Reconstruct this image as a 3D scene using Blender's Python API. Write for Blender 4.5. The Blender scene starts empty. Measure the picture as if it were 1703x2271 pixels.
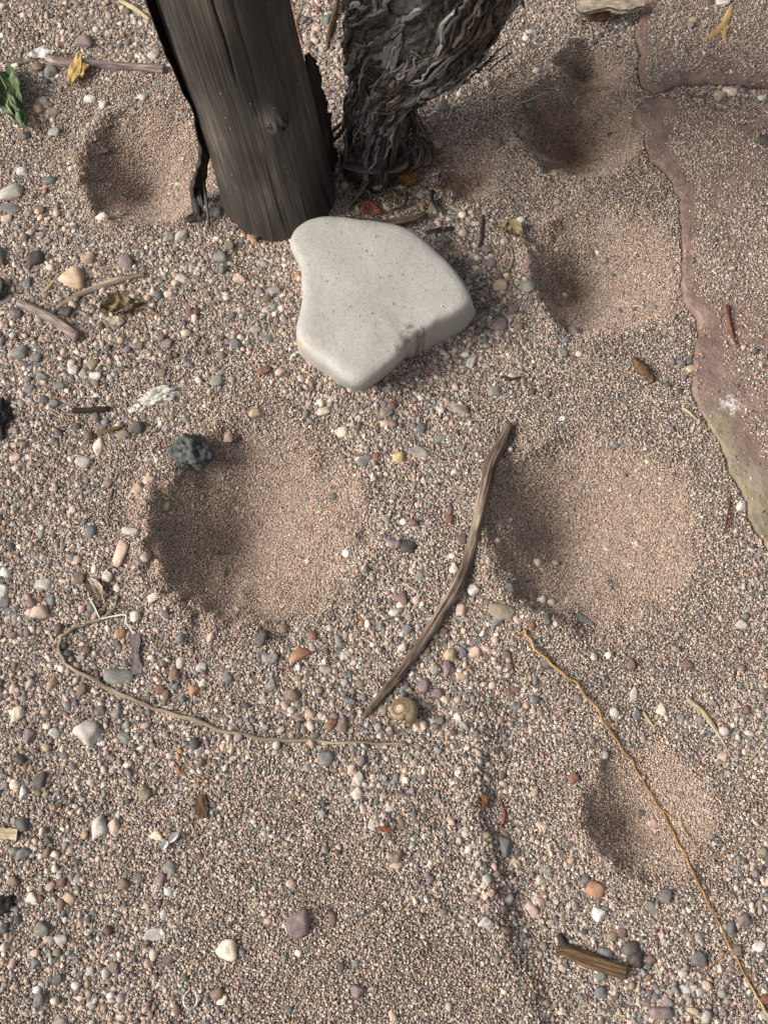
import bpy, math, random
import numpy as np
from mathutils import Vector, Matrix, Euler, noise as mnoise
from mathutils.bvhtree import BVHTree

scene = bpy.context.scene
R = math.radians
rng = np.random.default_rng(11)
random.seed(11)

# ---------------------------------------------------------------- camera
TILT = R(20.0)
FOV = R(45.0)
CAM_H = 0.583
IMW, IMH = 1703.0, 2271.0                 # the photograph's own pixel grid
FPX = (IMH / 2) / math.tan(FOV / 2)
cam_d = bpy.data.cameras.new('camera')
cam = bpy.data.objects.new('camera', cam_d)
scene.collection.objects.link(cam)
cam.location = (0, 0, CAM_H)
cam.rotation_euler = (TILT, 0, 0)
cam_d.sensor_fit = 'VERTICAL'
cam_d.angle = FOV
cam_d.clip_start = 0.01
cam_d.clip_end = 200
scene.camera = cam

# ---------------------------------------------------------------- sky, sun, exposure
SUN_EL, SUN_AZ = R(36), R(193)            # azimuth of the light source, measured from +X
world = bpy.data.worlds.new('World')
scene.world = world
world.use_nodes = True
wn = world.node_tree
bg = wn.nodes['Background']
sky = wn.nodes.new('ShaderNodeTexSky')
sky.sky_type = 'NISHITA'
sky.sun_disc = False
sky.sun_elevation = SUN_EL
sky.sun_rotation = R(90) - SUN_AZ
sky.air_density = 1.0
sky.dust_density = 6.0
sky.ozone_density = 0.6
veil = wn.nodes.new('ShaderNodeHueSaturation')       # thin even cloud: the same sky with less blue in it
veil.inputs['Saturation'].default_value = 0.35
wn.links.new(sky.outputs[0], veil.inputs['Color'])
wn.links.new(veil.outputs[0], bg.inputs[0])
bg.inputs[1].default_value = 0.055
sun_d = bpy.data.lights.new('sun', 'SUN')
sun_d.energy = 1.5
sun_d.angle = R(31)
sun_d.color = (1.0, 0.97, 0.925)
sun = bpy.data.objects.new('sun', sun_d)
scene.collection.objects.link(sun)
sdir = Vector((math.cos(SUN_EL) * math.cos(SUN_AZ), math.cos(SUN_EL) * math.sin(SUN_AZ), math.sin(SUN_EL)))
sun.rotation_euler = sdir.to_track_quat('Z', 'Y').to_euler()
sun.location = sdir * 3
scene.view_settings.view_transform = 'Standard'
scene.view_settings.look = 'None'
scene.view_settings.exposure = 1.39
scene.view_settings.gamma = 1.0

# ---------------------------------------------------------------- small helpers
ct, st_ = math.cos(TILT), math.sin(TILT)


def ray(u, v):
    x = (u - IMW / 2) / FPX
    y = -(v - IMH / 2) / FPX
    return np.array([x, y * ct + st_, y * st_ - ct])


def at_z(u, v, z=0.0):
    d = ray(u, v)
    t = (z - CAM_H) / d[2]
    return Vector((d[0] * t, d[1] * t, z))


def at_y(u, v, Y):
    d = ray(u, v)
    t = Y / d[1]
    return Vector((d[0] * t, Y, CAM_H + d[2] * t))


def to_px(x, y, z=0.0):
    zz = z - CAM_H
    yc = y * ct + zz * st_
    dc = y * st_ - zz * ct
    return IMW / 2 + FPX * x / dc, IMH / 2 - FPX * yc / dc


def mpp(u, v):
    """metres per photograph pixel for something lying on the ground there"""
    p = at_z(u, v)
    return (p.y * st_ + CAM_H * ct) / FPX


def _hash(ix, iy, seed):
    n = (ix.astype(np.int64) * 374761393 + iy.astype(np.int64) * 668265263 + seed * 982451653) & 0x7fffffff
    n = ((n ^ (n >> 13)) * 1274126177) & 0x7fffffff
    n = (n ^ (n >> 16)) & 0x7fffffff
    return n / 0x7fffffff * 2 - 1


def vnoise(x, y, seed=0):
    x = np.asarray(x, float); y = np.asarray(y, float)
    ix = np.floor(x); iy = np.floor(y)
    fx = x - ix; fy = y - iy
    fx = fx * fx * (3 - 2 * fx); fy = fy * fy * (3 - 2 * fy)
    a = _hash(ix, iy, seed); b = _hash(ix + 1, iy, seed)
    c = _hash(ix, iy + 1, seed); d = _hash(ix + 1, iy + 1, seed)
    return (a * (1 - fx) + b * fx) * (1 - fy) + (c * (1 - fx) + d * fx) * fy


def sstep(a, b, x):
    t = np.clip((x - a) / (b - a), 0, 1)
    return t * t * (3 - 2 * t)


def soft(r, g, b, k=0.66):
    m = 0.3 * r + 0.59 * g + 0.11 * b
    return tuple(m + (c - m) * k for c in (r, g, b))


def lin(r, g, b):
    def f(c):
        c /= 255.0
        return c / 12.92 if c <= 0.04045 else ((c + 0.055) / 1.055) ** 2.4
    return (f(r), f(g), f(b))


def mesh_obj(name, verts, faces, mat=None, parent=None, smooth=True, attr=None):
    me = bpy.data.meshes.new(name)
    me.from_pydata([tuple(v) for v in verts], [], faces)
    if smooth:
        me.polygons.foreach_set('use_smooth', [True] * len(me.polygons))
    if attr is not None:
        for k, a in attr.items():
            at = me.attributes.new(k, 'FLOAT_VECTOR', 'POINT')
            at.data.foreach_set('vector', np.asarray(a, np.float32).ravel())
    if mat:
        me.materials.append(mat)
    me.update()
    o = bpy.data.objects.new(name, me)
    scene.collection.objects.link(o)
    if parent:
        o.parent = parent
    return o


def tag(o, label, cat, group=None):
    o['label'] = label
    o['category'] = cat
    if group:
        o['group'] = group
    return o


def empty(name, loc, label, cat):
    o = bpy.data.objects.new(name, None)
    o.empty_display_size = 0.01
    scene.collection.objects.link(o)
    o.location = loc
    tag(o, label, cat)
    return o


def adopt(child, parent):
    """parent keeping the world position (parents here are plain translated empties)"""
    child.parent = parent
    child.location = Vector(child.location) - Vector(parent.location)
    return child


# ---------------------------------------------------------------- the lie of the land
# each pit: (deep px, rim centre px, rim radius m, depth m)
PITS = [((322, 420), (330, 372), 0.037, 0.029),
        ((528, 1192), (560, 1168), 0.051, 0.036),
        ((1236, 1182), (1300, 1178), 0.050, 0.033),
        ((1300, 628), (1335, 600), 0.038, 0.031),
        ((1288, 325), (1285, 285), 0.034, 0.036),
        ((1305, 155), (1312, 150), 0.020, 0.021),
        ((1400, 1822), (1432, 1800), 0.029, 0.021),
        ((1036, 400), (1050, 385), 0.018, 0.010)]
_P = [(at_z(*a, -0.6 * d), at_z(*b), r * 1.04, d * 1.12) for a, b, r, d in PITS]
STEP_V = np.array([1380, 1560, 1700, 1850, 2000, 2130, 2271, 2450])
STEP_U = np.array([1085, 1072, 1085, 1100, 1135, 1165, 1195, 1225])

SLAB_UP = [(1425, 0), (1418, 36), (1410, 72), (1418, 108), (1414, 152), (1421, 184), (1450, 206), (1479, 195),
           (1512, 184), (1573, 181), (1640, 185), (1703, 188), (2300, 200), (3300, 215), (3300, -700), (1445, -700)]
SLAB_LO = [(1436, 210), (1407, 239), (1414, 268), (1428, 282), (1432, 318), (1443, 351), (1475, 376), (1494, 401),
           (1508, 441), (1512, 506), (1513, 560), (1515, 622), (1519, 662), (1548, 695), (1551, 731), (1542, 774),
           (1537, 857), (1548, 901), (1570, 937), (1598, 984), (1620, 1049), (1649, 1100), (1667, 1165),
           (1703, 1220), (1800, 1340), (2300, 1640), (3300, 1900), (3300, 262), (2300, 246), (1703, 236), (1620, 229), (1573, 225), (1500, 214)]
SLAB_Z = 0.0030


def resample(poly, step):
    out = []
    n = len(poly)
    for i in range(n):
        a, b = poly[i], poly[(i + 1) % n]
        k = max(1, int((b - a).length / step))
        for j in range(k):
            out.append(a.lerp(b, j / k))
    return out


def slab_poly(pxs, seed):
    p = [at_z(u, v, SLAB_Z) for u, v in pxs]
    p = [Vector((q.x, q.y)) for q in p]
    out = []
    for i in range(len(p)):
        a_, b_ = p[i], p[(i + 1) % len(p)]
        far = pxs[i][0] > 1790 or pxs[(i + 1) % len(p)][0] > 2200 or pxs[i][1] < -100
        k_ = max(1, int((b_ - a_).length / (0.03 if far else 0.0016)))
        out += [a_.lerp(b_, j / k_) for j in range(k_)]
    p = out
    n = len(p)
    q = [(p[i - 1] + p[i] * 2 + p[(i + 1) % n]) / 4 for i in range(n)]
    return [a + Vector((mnoise.noise((a.x * 160, a.y * 160, seed)), mnoise.noise((a.x * 160, a.y * 160, seed + 5)))) * 0.0013 + Vector((mnoise.noise((a.x * 420, a.y * 420, seed)), mnoise.noise((a.x * 420, a.y * 420, seed + 5)))) * 0.0006 for a in q]


slabU, slabL = slab_poly(SLAB_UP, 1.0), slab_poly(SLAB_LO, 2.0)


def sd_poly(poly, x, y):
    """signed distance, negative inside (vectorised)"""
    P = np.array([(p.x, p.y) for p in poly])
    x = np.asarray(x, float).ravel(); y = np.asarray(y, float).ravel()
    best = np.full(x.shape, 1e9); inside = np.zeros(x.shape, bool)
    n = len(P)
    for i in range(n):
        ax, ay = P[i]; bx, by = P[(i + 1) % n]
        ex, ey = bx - ax, by - ay
        t = np.clip(((x - ax) * ex + (y - ay) * ey) / (ex * ex + ey * ey + 1e-18), 0, 1)
        dx, dy = x - ax - ex * t, y - ay - ey * t
        best = np.minimum(best, dx * dx + dy * dy)
        if ay != by:
            c = ((ay > y) != (by > y)) & (x < (bx - ax) * (y - ay) / (by - ay) + ax)
            inside ^= c
    d = np.sqrt(best)
    return np.where(inside, -d, d)


def height(x, y):
    x = np.asarray(x, float); y = np.asarray(y, float)
    u, v = to_px(x, y)
    h = 0.0022 * vnoise(x * 16, y * 16, 3) + 0.0012 * vnoise(x * 45, y * 45, 4) + 0.0006 * vnoise(x * 130, y * 130, 5)
    wob = vnoise(x * 40, y * 40, 8) * 0.10 + vnoise(x * 110, y * 110, 9) * 0.07
    for p0, c, r, d in _P:
        dx, dy = x - p0.x, y - p0.y
        L = np.sqrt(dx * dx + dy * dy) + 1e-9
        ux, uy = dx / L, dy / L
        ox, oy = p0.x - c.x, p0.y - c.y
        b = ox * ux + oy * uy
        cc = ox * ox + oy * oy - r * r
        D = -b + np.sqrt(np.maximum(b * b - cc, 1e-9))
        t = L / D + wob * np.clip(L / D, 0, 1)
        right = sstep(-0.75, 0.35, ux + 0.25 * uy)          # the far, gently rising side
        e = 0.05 + 0.08 * right
        prof = 0.5 * ((1 - np.sqrt(t * t + 0.012)) + np.sqrt((1 - np.sqrt(t * t + 0.012)) ** 2 + e * e)) - 0.5 * e * e / (np.maximum(t, 0.4) + 1.0)
        prof = prof * (1 - sstep(1.5, 2.4, t))
        crumb = np.exp(-((t - 0.98) / 0.2) ** 2) * (1 - 0.8 * right)
        h = h + crumb * (0.0018 * vnoise(x * 190, y * 190, 15) + 0.0013 * vnoise(x * 340, y * 340, 16))
        h = h - d * prof * (1 - 0.25 * np.clip(1 - prof, 0, 1)) + 0.10 * d * np.exp(-((t - 1.08) / 0.15) ** 2) * (1 - 0.65 * right)
    sx = np.interp(v, STEP_V, STEP_U) + 22 * vnoise(x * 40, y * 40, 12) + 12 * vnoise(x * 110, y * 110, 13)
    s = (u - sx) * 0.000212
    on = sstep(1470, 1640, v)
    h = h - on * 0.0046 * sstep(-0.006, 0.010, s) * (1 - sstep(0.012, 0.07, s)) * (1 - 0.35 * sstep(1950, 2200, v)) + on * 0.0015 * np.exp(-((s + 0.008) / 0.008) ** 2)
    # little ledge on the left of the big stone's foot and under the vine
    h = h - 0.005 * np.exp(-(((u - 870) / 120) ** 2 + ((v - 420) / 70) ** 2))
    h = h - 0.004 * np.exp(-(((u - 1385) / 40) ** 2 + ((v - 40) / 40) ** 2))
    return h


def pit_map(x, y):
    """1 inside the funnels of sorted fine sand, fading out past their rims"""
    m = np.zeros(np.shape(x))
    for p0, c, r, d in _P:
        t = np.hypot(x - c.x, y - c.y) / r + 0.16 * vnoise(x * 60, y * 60, 41) + 0.08 * vnoise(x * 180, y * 180, 42)
        m = np.maximum(m, 1 - sstep(0.82, 1.22, t))
    return m


def H1(x, y):
    return float(height(np.array([x]), np.array([y]))[0])


def surf1(x, y):
    """what an object lies on: ground, or slab where there is slab"""
    z = H1(x, y)
    if x > 0.1 and y > 0.1:
        for s in (slabU, slabL):
            if sd_poly(s, [x], [y])[0] < -0.001:
                return max(z, SLAB_Z)
    return z


def G(u, v, lift=0.0):
    z = 0.0
    for _ in range(6):
        p = at_z(u, v, z)
        z = surf1(p.x, p.y) + lift
    return Vector((p.x, p.y, z))


# ---------------------------------------------------------------- materials
def new_mat(name, rough=0.8, spec=0.3):
    m = bpy.data.materials.new(name)
    m.use_nodes = True
    nt = m.node_tree
    b = nt.nodes['Principled BSDF']
    b.inputs['Roughness'].default_value = rough
    b.inputs['Specular IOR Level'].default_value = spec
    return m, nt, b


def node(nt, typ, **kw):
    n = nt.nodes.new(typ)
    for k, v in kw.items():
        setattr(n, k, v)
    return n


def ramp(nt, fac, stops):
    r = node(nt, 'ShaderNodeValToRGB')
    e = r.color_ramp.elements
    e[0].position, e[0].color = stops[0][0], (*stops[0][1], 1)
    e[1].position, e[1].color = stops[-1][0], (*stops[-1][1], 1)
    for p, c in stops[1:-1]:
        q = e.new(p); q.color = (*c, 1)
    nt.links.new(fac, r.inputs[0])
    return r.outputs[0]


def mixc(nt, fac, a, b, mode='MIX'):
    m = node(nt, 'ShaderNodeMix', data_type='RGBA', blend_type=mode)
    for s, val in ((0, fac), (6, a), (7, b)):
        if isinstance(val, (int, float)):
            m.inputs[s].default_value = val
        elif isinstance(val, tuple):
            m.inputs[s].default_value = (*val, 1)
        else:
            nt.links.new(val, m.inputs[s])
    return m.outputs[2]


def noise_n(nt, vec, scale, detail=4, rough=0.6):
    n = node(nt, 'ShaderNodeTexNoise')
    n.inputs['Scale'].default_value = scale
    n.inputs['Detail'].default_value = detail
    n.inputs['Roughness'].default_value = rough
    if vec is not None:
        nt.links.new(vec, n.inputs['Vector'])
    return n.outputs[0]


def coord(nt, kind='Object', attr=None, scale=(1, 1, 1)):
    if attr:
        a = node(nt, 'ShaderNodeAttribute', attribute_name=attr)
        o = a.outputs['Vector']
    else:
        a = node(nt, 'ShaderNodeTexCoord'); o = a.outputs[kind]
    mp = node(nt, 'ShaderNodeMapping')
    mp.inputs['Scale'].default_value = scale
    nt.links.new(o, mp.inputs[0])
    return mp.outputs[0]


def bump(nt, b, h, dist, strength=1.0):
    n = node(nt, 'ShaderNodeBump')
    n.inputs['Distance'].default_value = dist
    n.inputs['Strength'].default_value = strength
    nt.links.new(h, n.inputs['Height'])
    nt.links.new(n.outputs[0], b.inputs['Normal'])


def wood_mat(name, dark, mid, light, rough=0.85, stretch=0.09, scale=900, bd=0.0006, attr='st', spec=0.25):
    m, nt, b = new_mat(name, rough, spec)
    c = coord(nt, attr=attr, scale=(1, 1, stretch))
    n1 = noise_n(nt, c, scale, 5, 0.65)
    n2 = noise_n(nt, coord(nt, attr=attr, scale=(1, 1, 0.4)), scale * 0.13, 4)
    f = node(nt, 'ShaderNodeMath', operation='MULTIPLY_ADD')
    nt.links.new(n1, f.inputs[0]); f.inputs[1].default_value = 0.62
    g = node(nt, 'ShaderNodeMath', operation='MULTIPLY')
    nt.links.new(n2, g.inputs[0]); g.inputs[1].default_value = 0.38
    nt.links.new(g.outputs[0], f.inputs[2])
    col = ramp(nt, f.outputs[0], [(0.36, dark), (0.5, mid), (0.66, light)])
    nt.links.new(col, b.inputs['Base Color'])
    bump(nt, b, n1, bd)
    return m


M = {}
M['stick'] = wood_mat('stick_bark', lin(52, 42, 36), lin(112, 98, 86), lin(168, 152, 136))
M['main_stick'] = wood_mat('weathered_stick', lin(38, 30, 25), lin(98, 83, 71), lin(168, 150, 132), stretch=0.035, scale=700, bd=0.0012)
M['twig_purple'] = wood_mat('twig_bark', lin(60, 45, 44), lin(122, 104, 98), lin(182, 168, 156))
M['dark_twig'] = wood_mat('dark_twig_bark', lin(28, 23, 22), lin(52, 43, 40), lin(88, 76, 68))
M['brown_wood'] = wood_mat('brown_wood', lin(34, 26, 20), lin(88, 68, 48), lin(138, 114, 80))
M['pale_stem'] = wood_mat('pale_stem', lin(110, 98, 76), lin(165, 150, 122), lin(208, 194, 165))
M['olive_stem'] = wood_mat('olive_stem', lin(84, 74, 60), lin(134, 121, 102), lin(184, 170, 148), stretch=0.05)
M['straw'] = wood_mat('straw', lin(124, 110, 82), lin(166, 150, 116), lin(198, 186, 154))
M['orange_root'] = wood_mat('orange_root', lin(104, 74, 44), lin(158, 122, 76), lin(196, 164, 116), stretch=0.02, rough=0.6)
M['yellow_wood'] = wood_mat('yellow_wood', lin(128, 94, 52), lin(178, 146, 92), lin(208, 184, 134), stretch=0.06)
M['red_twig'] = wood_mat('red_twig', lin(62, 36, 32), lin(104, 66, 56), lin(140, 100, 84))
M['dry_leaf'] = wood_mat('dry_leaf', lin(66, 54, 40), lin(122, 105, 80), lin(170, 154, 124), stretch=0.3, scale=500)
M['brown_leaf'] = wood_mat('brown_leaf', lin(62, 40, 24), lin(112, 76, 44), lin(150, 112, 70), stretch=0.5, scale=350)
M['red_leaf'] = wood_mat('red_leaf', lin(70, 34, 28), lin(122, 70, 56), lin(160, 108, 84), stretch=0.5, scale=350)
M['green_leaf'] = wood_mat('green_leaf', lin(48, 60, 38), lin(82, 98, 64), lin(124, 136, 100), stretch=0.25, scale=420, rough=0.6)
M['white_fibre'] = wood_mat('white_fibre', lin(180, 172, 160), lin(215, 210, 200), lin(238, 235, 228))
M['bark_flake'] = wood_mat('bark_flake', lin(110, 96, 80), lin(160, 146, 126), lin(196, 184, 164), stretch=0.3)
M['bark'] = wood_mat('vine_bark', lin(20, 18, 17), lin(60, 57, 54), lin(118, 113, 108), stretch=0.05, scale=650, bd=0.0012, rough=0.85, spec=0.2)
M['bark_brown'] = wood_mat('vine_fibre', lin(36, 29, 25), lin(84, 72, 62), lin(134, 118, 104), stretch=0.05, scale=900, bd=0.0006, rough=0.75)


M['bark_silver'] = wood_mat('vine_bark_silver', lin(58, 55, 53), lin(126, 122, 118), lin(196, 192, 187), stretch=0.04, scale=900, bd=0.001, rough=0.8, spec=0.25)


def post_material():
    m, nt, b = new_mat('post_wood', 0.5, 0.35)
    fine = noise_n(nt, coord(nt, attr='st', scale=(1, 1, 0.035)), 620, 6, 0.7)
    broad = noise_n(nt, coord(nt, attr='st', scale=(1, 1, 0.22)), 70, 4, 0.6)
    blot = noise_n(nt, coord(nt, attr='st', scale=(1, 1, 0.7)), 26, 3, 0.5)
    c1 = ramp(nt, fine, [(0.32, lin(36, 34, 33)), (0.5, lin(90, 86, 81)), (0.68, lin(122, 116, 108))])
    c2 = ramp(nt, broad, [(0.35, lin(38, 36, 34)), (0.52, lin(82, 75, 67)), (0.66, lin(126, 114, 99))])
    c = mixc(nt, 0.5, c1, c2)
    f = ramp(nt, blot, [(0.40, (0, 0, 0)), (0.60, (0.85, 0.85, 0.85))])
    c = mixc(nt, f, c, lin(56, 52, 48))
    # sand stuck on the wood
    sp = node(nt, 'ShaderNodeTexVoronoi'); sp.inputs['Scale'].default_value = 330
    nt.links.new(coord(nt, attr='st', scale=(1, 1, 1)), sp.inputs['Vector'])
    s = ramp(nt, sp.outputs['Distance'], [(0.10, (1, 1, 1)), (0.16, (0, 0, 0))])
    pick = node(nt, 'ShaderNodeSeparateColor'); nt.links.new(sp.outputs['Color'], pick.inputs[0])
    pk = ramp(nt, pick.outputs[0], [(0.86, (0, 0, 0)), (0.90, (1, 1, 1))])
    mm = mixc(nt, 1.0, s, pk, 'MULTIPLY')
    c = mixc(nt, mm, c, lin(190, 178, 164))
    nt.links.new(c, b.inputs['Base Color'])
    rr = ramp(nt, broad, [(0.3, (0.4, 0.4, 0.4)), (0.7, (0.66, 0.66, 0.66))])
    nt.links.new(rr, b.inputs['Roughness'])
    bump(nt, b, fine, 0.0018, 1.0)
    return m


def stone_material():
    m, nt, b = new_mat('pale_stone', 0.62, 0.35)
    o = coord(nt, 'Object')
    big = noise_n(nt, o, 22, 3, 0.5)
    fine = noise_n(nt, o, 900, 3, 0.7)
    spk = noise_n(nt, o, 420, 2, 0.5)
    c = ramp(nt, big, [(0.3, lin(146, 142, 136)), (0.5, lin(160, 156, 149)), (0.7, lin(170, 166, 158))])
    c = mixc(nt, 0.35, c, ramp(nt, fine, [(0.3, lin(128, 123, 117)), (0.6, lin(184, 180, 172))]))
    c = mixc(nt, ramp(nt, spk, [(0.66, (0, 0, 0)), (0.74, (0.55, 0.55, 0.55))]), c, lin(104, 97, 88))
    blot = noise_n(nt, o, 48, 4, 0.65)
    c = mixc(nt, ramp(nt, blot, [(0.58, (0, 0, 0)), (0.74, (0.4, 0.4, 0.4))]), c, lin(134, 120, 101))
    nt.links.new(c, b.inputs['Base Color'])
    mid = noise_n(nt, o, 160, 5, 0.7)
    bump(nt, b, mid, 0.0005, 0.9)
    return m, nt, b, c


def slab_material():
    m, nt, b = new_mat('red_sandstone', 0.8, 0.25)
    g = node(nt, 'ShaderNodeNewGeometry')
    P = g.outputs['Position']
    n1 = noise_n(nt, P, 60, 5, 0.6)
    n2 = noise_n(nt, P, 900, 3, 0.6)
    c = ramp(nt, n1, [(0.3, lin(92, 74, 67)), (0.5, lin(116, 95, 86)), (0.7, lin(136, 117, 105))])
    c = mixc(nt, 0.25, c, ramp(nt, n2, [(0.3, lin(90, 70, 62)), (0.7, lin(176, 150, 136))]))
    # the near end of the slab is an olive grey bed of the same stone
    sep = node(nt, 'ShaderNodeSeparateXYZ'); nt.links.new(P, sep.inputs[0])
    q1, q2 = at_z(1596, 900), at_z(1722, 1130)
    ln = Vector((q2.y - q1.y, q1.x - q2.x)).normalized()       # points out of the slab, to the lower left
    if ln.y > 0:
        ln = -ln
    dt = node(nt, 'ShaderNodeVectorMath', operation='DOT_PRODUCT')
    nt.links.new(P, dt.inputs[0]); dt.inputs[1].default_value = (ln.x, ln.y, 0)
    mn = node(nt, 'ShaderNodeMath', operation='MULTIPLY_ADD')      # distance past the line, and only below the bloom
    nt.links.new(dt.outputs['Value'], mn.inputs[0]); mn.inputs[1].default_value = -1; mn.inputs[2].default_value = ln.x * q1.x + ln.y * q1.y
    y0 = at_z(1590, 905).y
    ys = node(nt, 'ShaderNodeMath', operation='SUBTRACT'); nt.links.new(sep.outputs[1], ys.inputs[0]); ys.inputs[1].default_value = y0
    mx = node(nt, 'ShaderNodeMath', operation='MAXIMUM'); nt.links.new(mn.outputs[0], mx.inputs[0]); nt.links.new(ys.outputs[0], mx.inputs[1])
    a = node(nt, 'ShaderNodeMath', operation='MULTIPLY_ADD')
    nt.links.new(n1, a.inputs[0]); a.inputs[1].default_value = 0.012; nt.links.new(mx.outputs[0], a.inputs[2])
    y0 = -0.0235
    f = node(nt, 'ShaderNodeMapRange'); nt.links.new(a.outputs[0], f.inputs[0])
    f.inputs[1].default_value = y0 + 0.035; f.inputs[2].default_value = y0 + 0.018
    c = mixc(nt, f.outputs[0], c, ramp(nt, n1, [(0.35, lin(108, 98, 80)), (0.65, lin(150, 137, 114))]))
    # pale green-grey vein along the left edge
    n3 = noise_n(nt, P, 140, 4, 0.7)
    c = mixc(nt, ramp(nt, n3, [(0.6, (0, 0, 0)), (0.72, (0.5, 0.5, 0.5))]), c, lin(128, 130, 122))
    # white lime bloom
    wb = at_z(1618, 897, SLAB_Z)
    d = node(nt, 'ShaderNodeVectorMath', operation='DISTANCE')
    nt.links.new(P, d.inputs[0]); d.inputs[1].default_value = wb
    e = node(nt, 'ShaderNodeMath', operation='MULTIPLY_ADD')
    nt.links.new(noise_n(nt, P, 420, 5, 0.75), e.inputs[0]); e.inputs[1].default_value = 0.030
    nt.links.new(d.outputs['Value'], e.inputs[2])
    c = mixc(nt, ramp(nt, e.outputs[0], [(0.0160, (0.7, 0.7, 0.7)), (0.0200, (0, 0, 0))]), c, lin(222, 214, 212))
    nt.links.new(c, b.inputs['Base Color'])
    bump(nt, b, n1, 0.004, 0.8)
    return m


def ground_material():
    m, nt, b = new_mat('sandy_ground', 0.9, 0.2)
    g = node(nt, 'ShaderNodeNewGeometry')
    v = node(nt, 'ShaderNodeTexVoronoi'); v.inputs['Scale'].default_value = 850
    nt.links.new(g.outputs['Position'], v.inputs['Vector'])
    pick = node(nt, 'ShaderNodeSeparateColor'); nt.links.new(v.outputs['Color'], pick.inputs[0])
    c = ramp(nt, pick.outputs[0], [(0.0, lin(80, 72, 68)), (0.4, lin(138, 120, 108)), (0.8, lin(168, 150, 134)), (1.0, lin(108, 104, 102))])
    nt.links.new(c, b.inputs['Base Color'])
    iv = node(nt, 'ShaderNodeMath', operation='SUBTRACT'); iv.inputs[0].default_value = 1
    nt.links.new(v.outputs['Distance'], iv.inputs[1])
    bump(nt, b, iv.outputs[0], 0.0006, 0.8)
    return m


def grain_material():
    m, nt, b = new_mat('grain', 0.75, 0.3)
    a = node(nt, 'ShaderNodeAttribute', attribute_name='col', attribute_type='INSTANCER')
    n = noise_n(nt, coord(nt, 'Object'), 2.2, 3, 0.7)
    c = mixc(nt, 1.0, a.outputs['Color'], ramp(nt, n, [(0.3, (0.62, 0.6, 0.6)), (0.7, (1.3, 1.28, 1.25))]), 'MULTIPLY')
    nt.links.new(c, b.inputs['Base Color'])
    return m


def pebble_material():
    m, nt, b = new_mat('pebble', 0.6, 0.35)
    oi = node(nt, 'ShaderNodeObjectInfo')
    mp = node(nt, 'ShaderNodeVectorMath', operation='MULTIPLY_ADD')
    tc = node(nt, 'ShaderNodeTexCoord')
    nt.links.new(tc.outputs['Object'], mp.inputs[0]); mp.inputs[1].default_value = (1, 1, 1)
    nt.links.new(oi.outputs['Location'], mp.inputs[2])
    # every pebble has its own place, scaled up so each reads a different piece of the noise
    sc = node(nt, 'ShaderNodeVectorMath', operation='SCALE'); sc.inputs[3].default_value = 370
    nt.links.new(oi.outputs['Location'], sc.inputs[0])
    nt.links.new(sc.outputs[0], mp.inputs[2])
    n1 = noise_n(nt, mp.outputs[0], 1.1, 5, 0.65)
    n2 = noise_n(nt, mp.outputs[0], 9, 3, 0.7)
    c = mixc(nt, 1.0, oi.outputs['Color'], ramp(nt, n1, [(0.28, (0.62, 0.6, 0.58)), (0.72, (1.35, 1.33, 1.3))]), 'MULTIPLY')
    c = mixc(nt, 0.55, c, ramp(nt, n2, [(0.32, (0.55, 0.54, 0.53)), (0.68, (1.5, 1.48, 1.45))]), 'MULTIPLY')
    nt.links.new(c, b.inputs['Base Color'])
    bump(nt, b, n2, 0.0003, 0.6)
    return m


M['post'] = post_material()
M['slab'] = slab_material()
M['ground'] = ground_material()
M['grain'] = grain_material()
M['pebble'] = pebble_material()


def plain_rock(name, stops, scale, bd, rough=0.75, detail=5):
    m, nt, b = new_mat(name, rough, 0.3)
    n = noise_n(nt, coord(nt, 'Object'), scale, detail, 0.7)
    nt.links.new(ramp(nt, n, stops), b.inputs['Base Color'])
    bump(nt, b, n, bd)
    return m


M['lava'] = plain_rock('lava', [(0.3, lin(36, 38, 37)), (0.55, lin(84, 88, 85)), (0.75, lin(134, 137, 132))], 420, 0.0014)
M['lichen'] = plain_rock('lichen_crust', [(0.3, lin(120, 112, 98)), (0.5, lin(206, 202, 188)), (0.7, lin(235, 232, 222))], 500, 0.0014)
M['char'] = plain_rock('charcoal', [(0.3, lin(16, 15, 15)), (0.7, lin(52, 48, 48))], 400, 0.001)
M['shell_white'] = plain_rock('shell_white', [(0.3, lin(176, 174, 172)), (0.7, lin(226, 224, 222))], 300, 0.0002, 0.4)
M['dropping'] = plain_rock('dropping', [(0.3, lin(62, 44, 32)), (0.7, lin(128, 98, 70))], 600, 0.0012)

# ---------------------------------------------------------------- ground sheet
def axis_coords(a, b, step, far):
    inner = np.arange(a, b + step * 0.5, step)
    k = np.array([0.01 * 1.9 ** i for i in range(1, 13)])
    k = k / k[-1] * far
    k = np.maximum.accumulate(k)
    return np.concatenate([a - k[::-1], inner, b + k])


gx = axis_coords(-0.36, 0.42, 0.0022, 30)
gy = axis_coords(-0.16, 0.70, 0.0022, 30)
GX, GY = np.meshgrid(gx, gy)
GZ = height(GX, GY) - 0.0007
for s in (slabU, slabL):
    P = np.array([(p.x, p.y) for p in s])
    box = (GX > P[:, 0].min()) & (GX < P[:, 0].max()) & (GY > P[:, 1].min()) & (GY < P[:, 1].max())
    sd = sd_poly(s, GX[box], GY[box])
    GZ[box] = np.where(sd < -0.001, np.minimum(GZ[box], -0.003), GZ[box])
nx, ny = len(gx), len(gy)
idx = np.arange(nx * ny).reshape(ny, nx)
q = np.stack([idx[:-1, :-1], idx[:-1, 1:], idx[1:, 1:], idx[1:, :-1]], -1).reshape(-1, 4)
me = bpy.data.meshes.new('ground')
me.vertices.add(nx * ny)
me.vertices.foreach_set('co', np.stack([GX, GY, GZ], -1).astype(np.float32).ravel())
me.loops.add(len(q) * 4)
me.loops.foreach_set('vertex_index', q.astype(np.int32).ravel())
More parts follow.
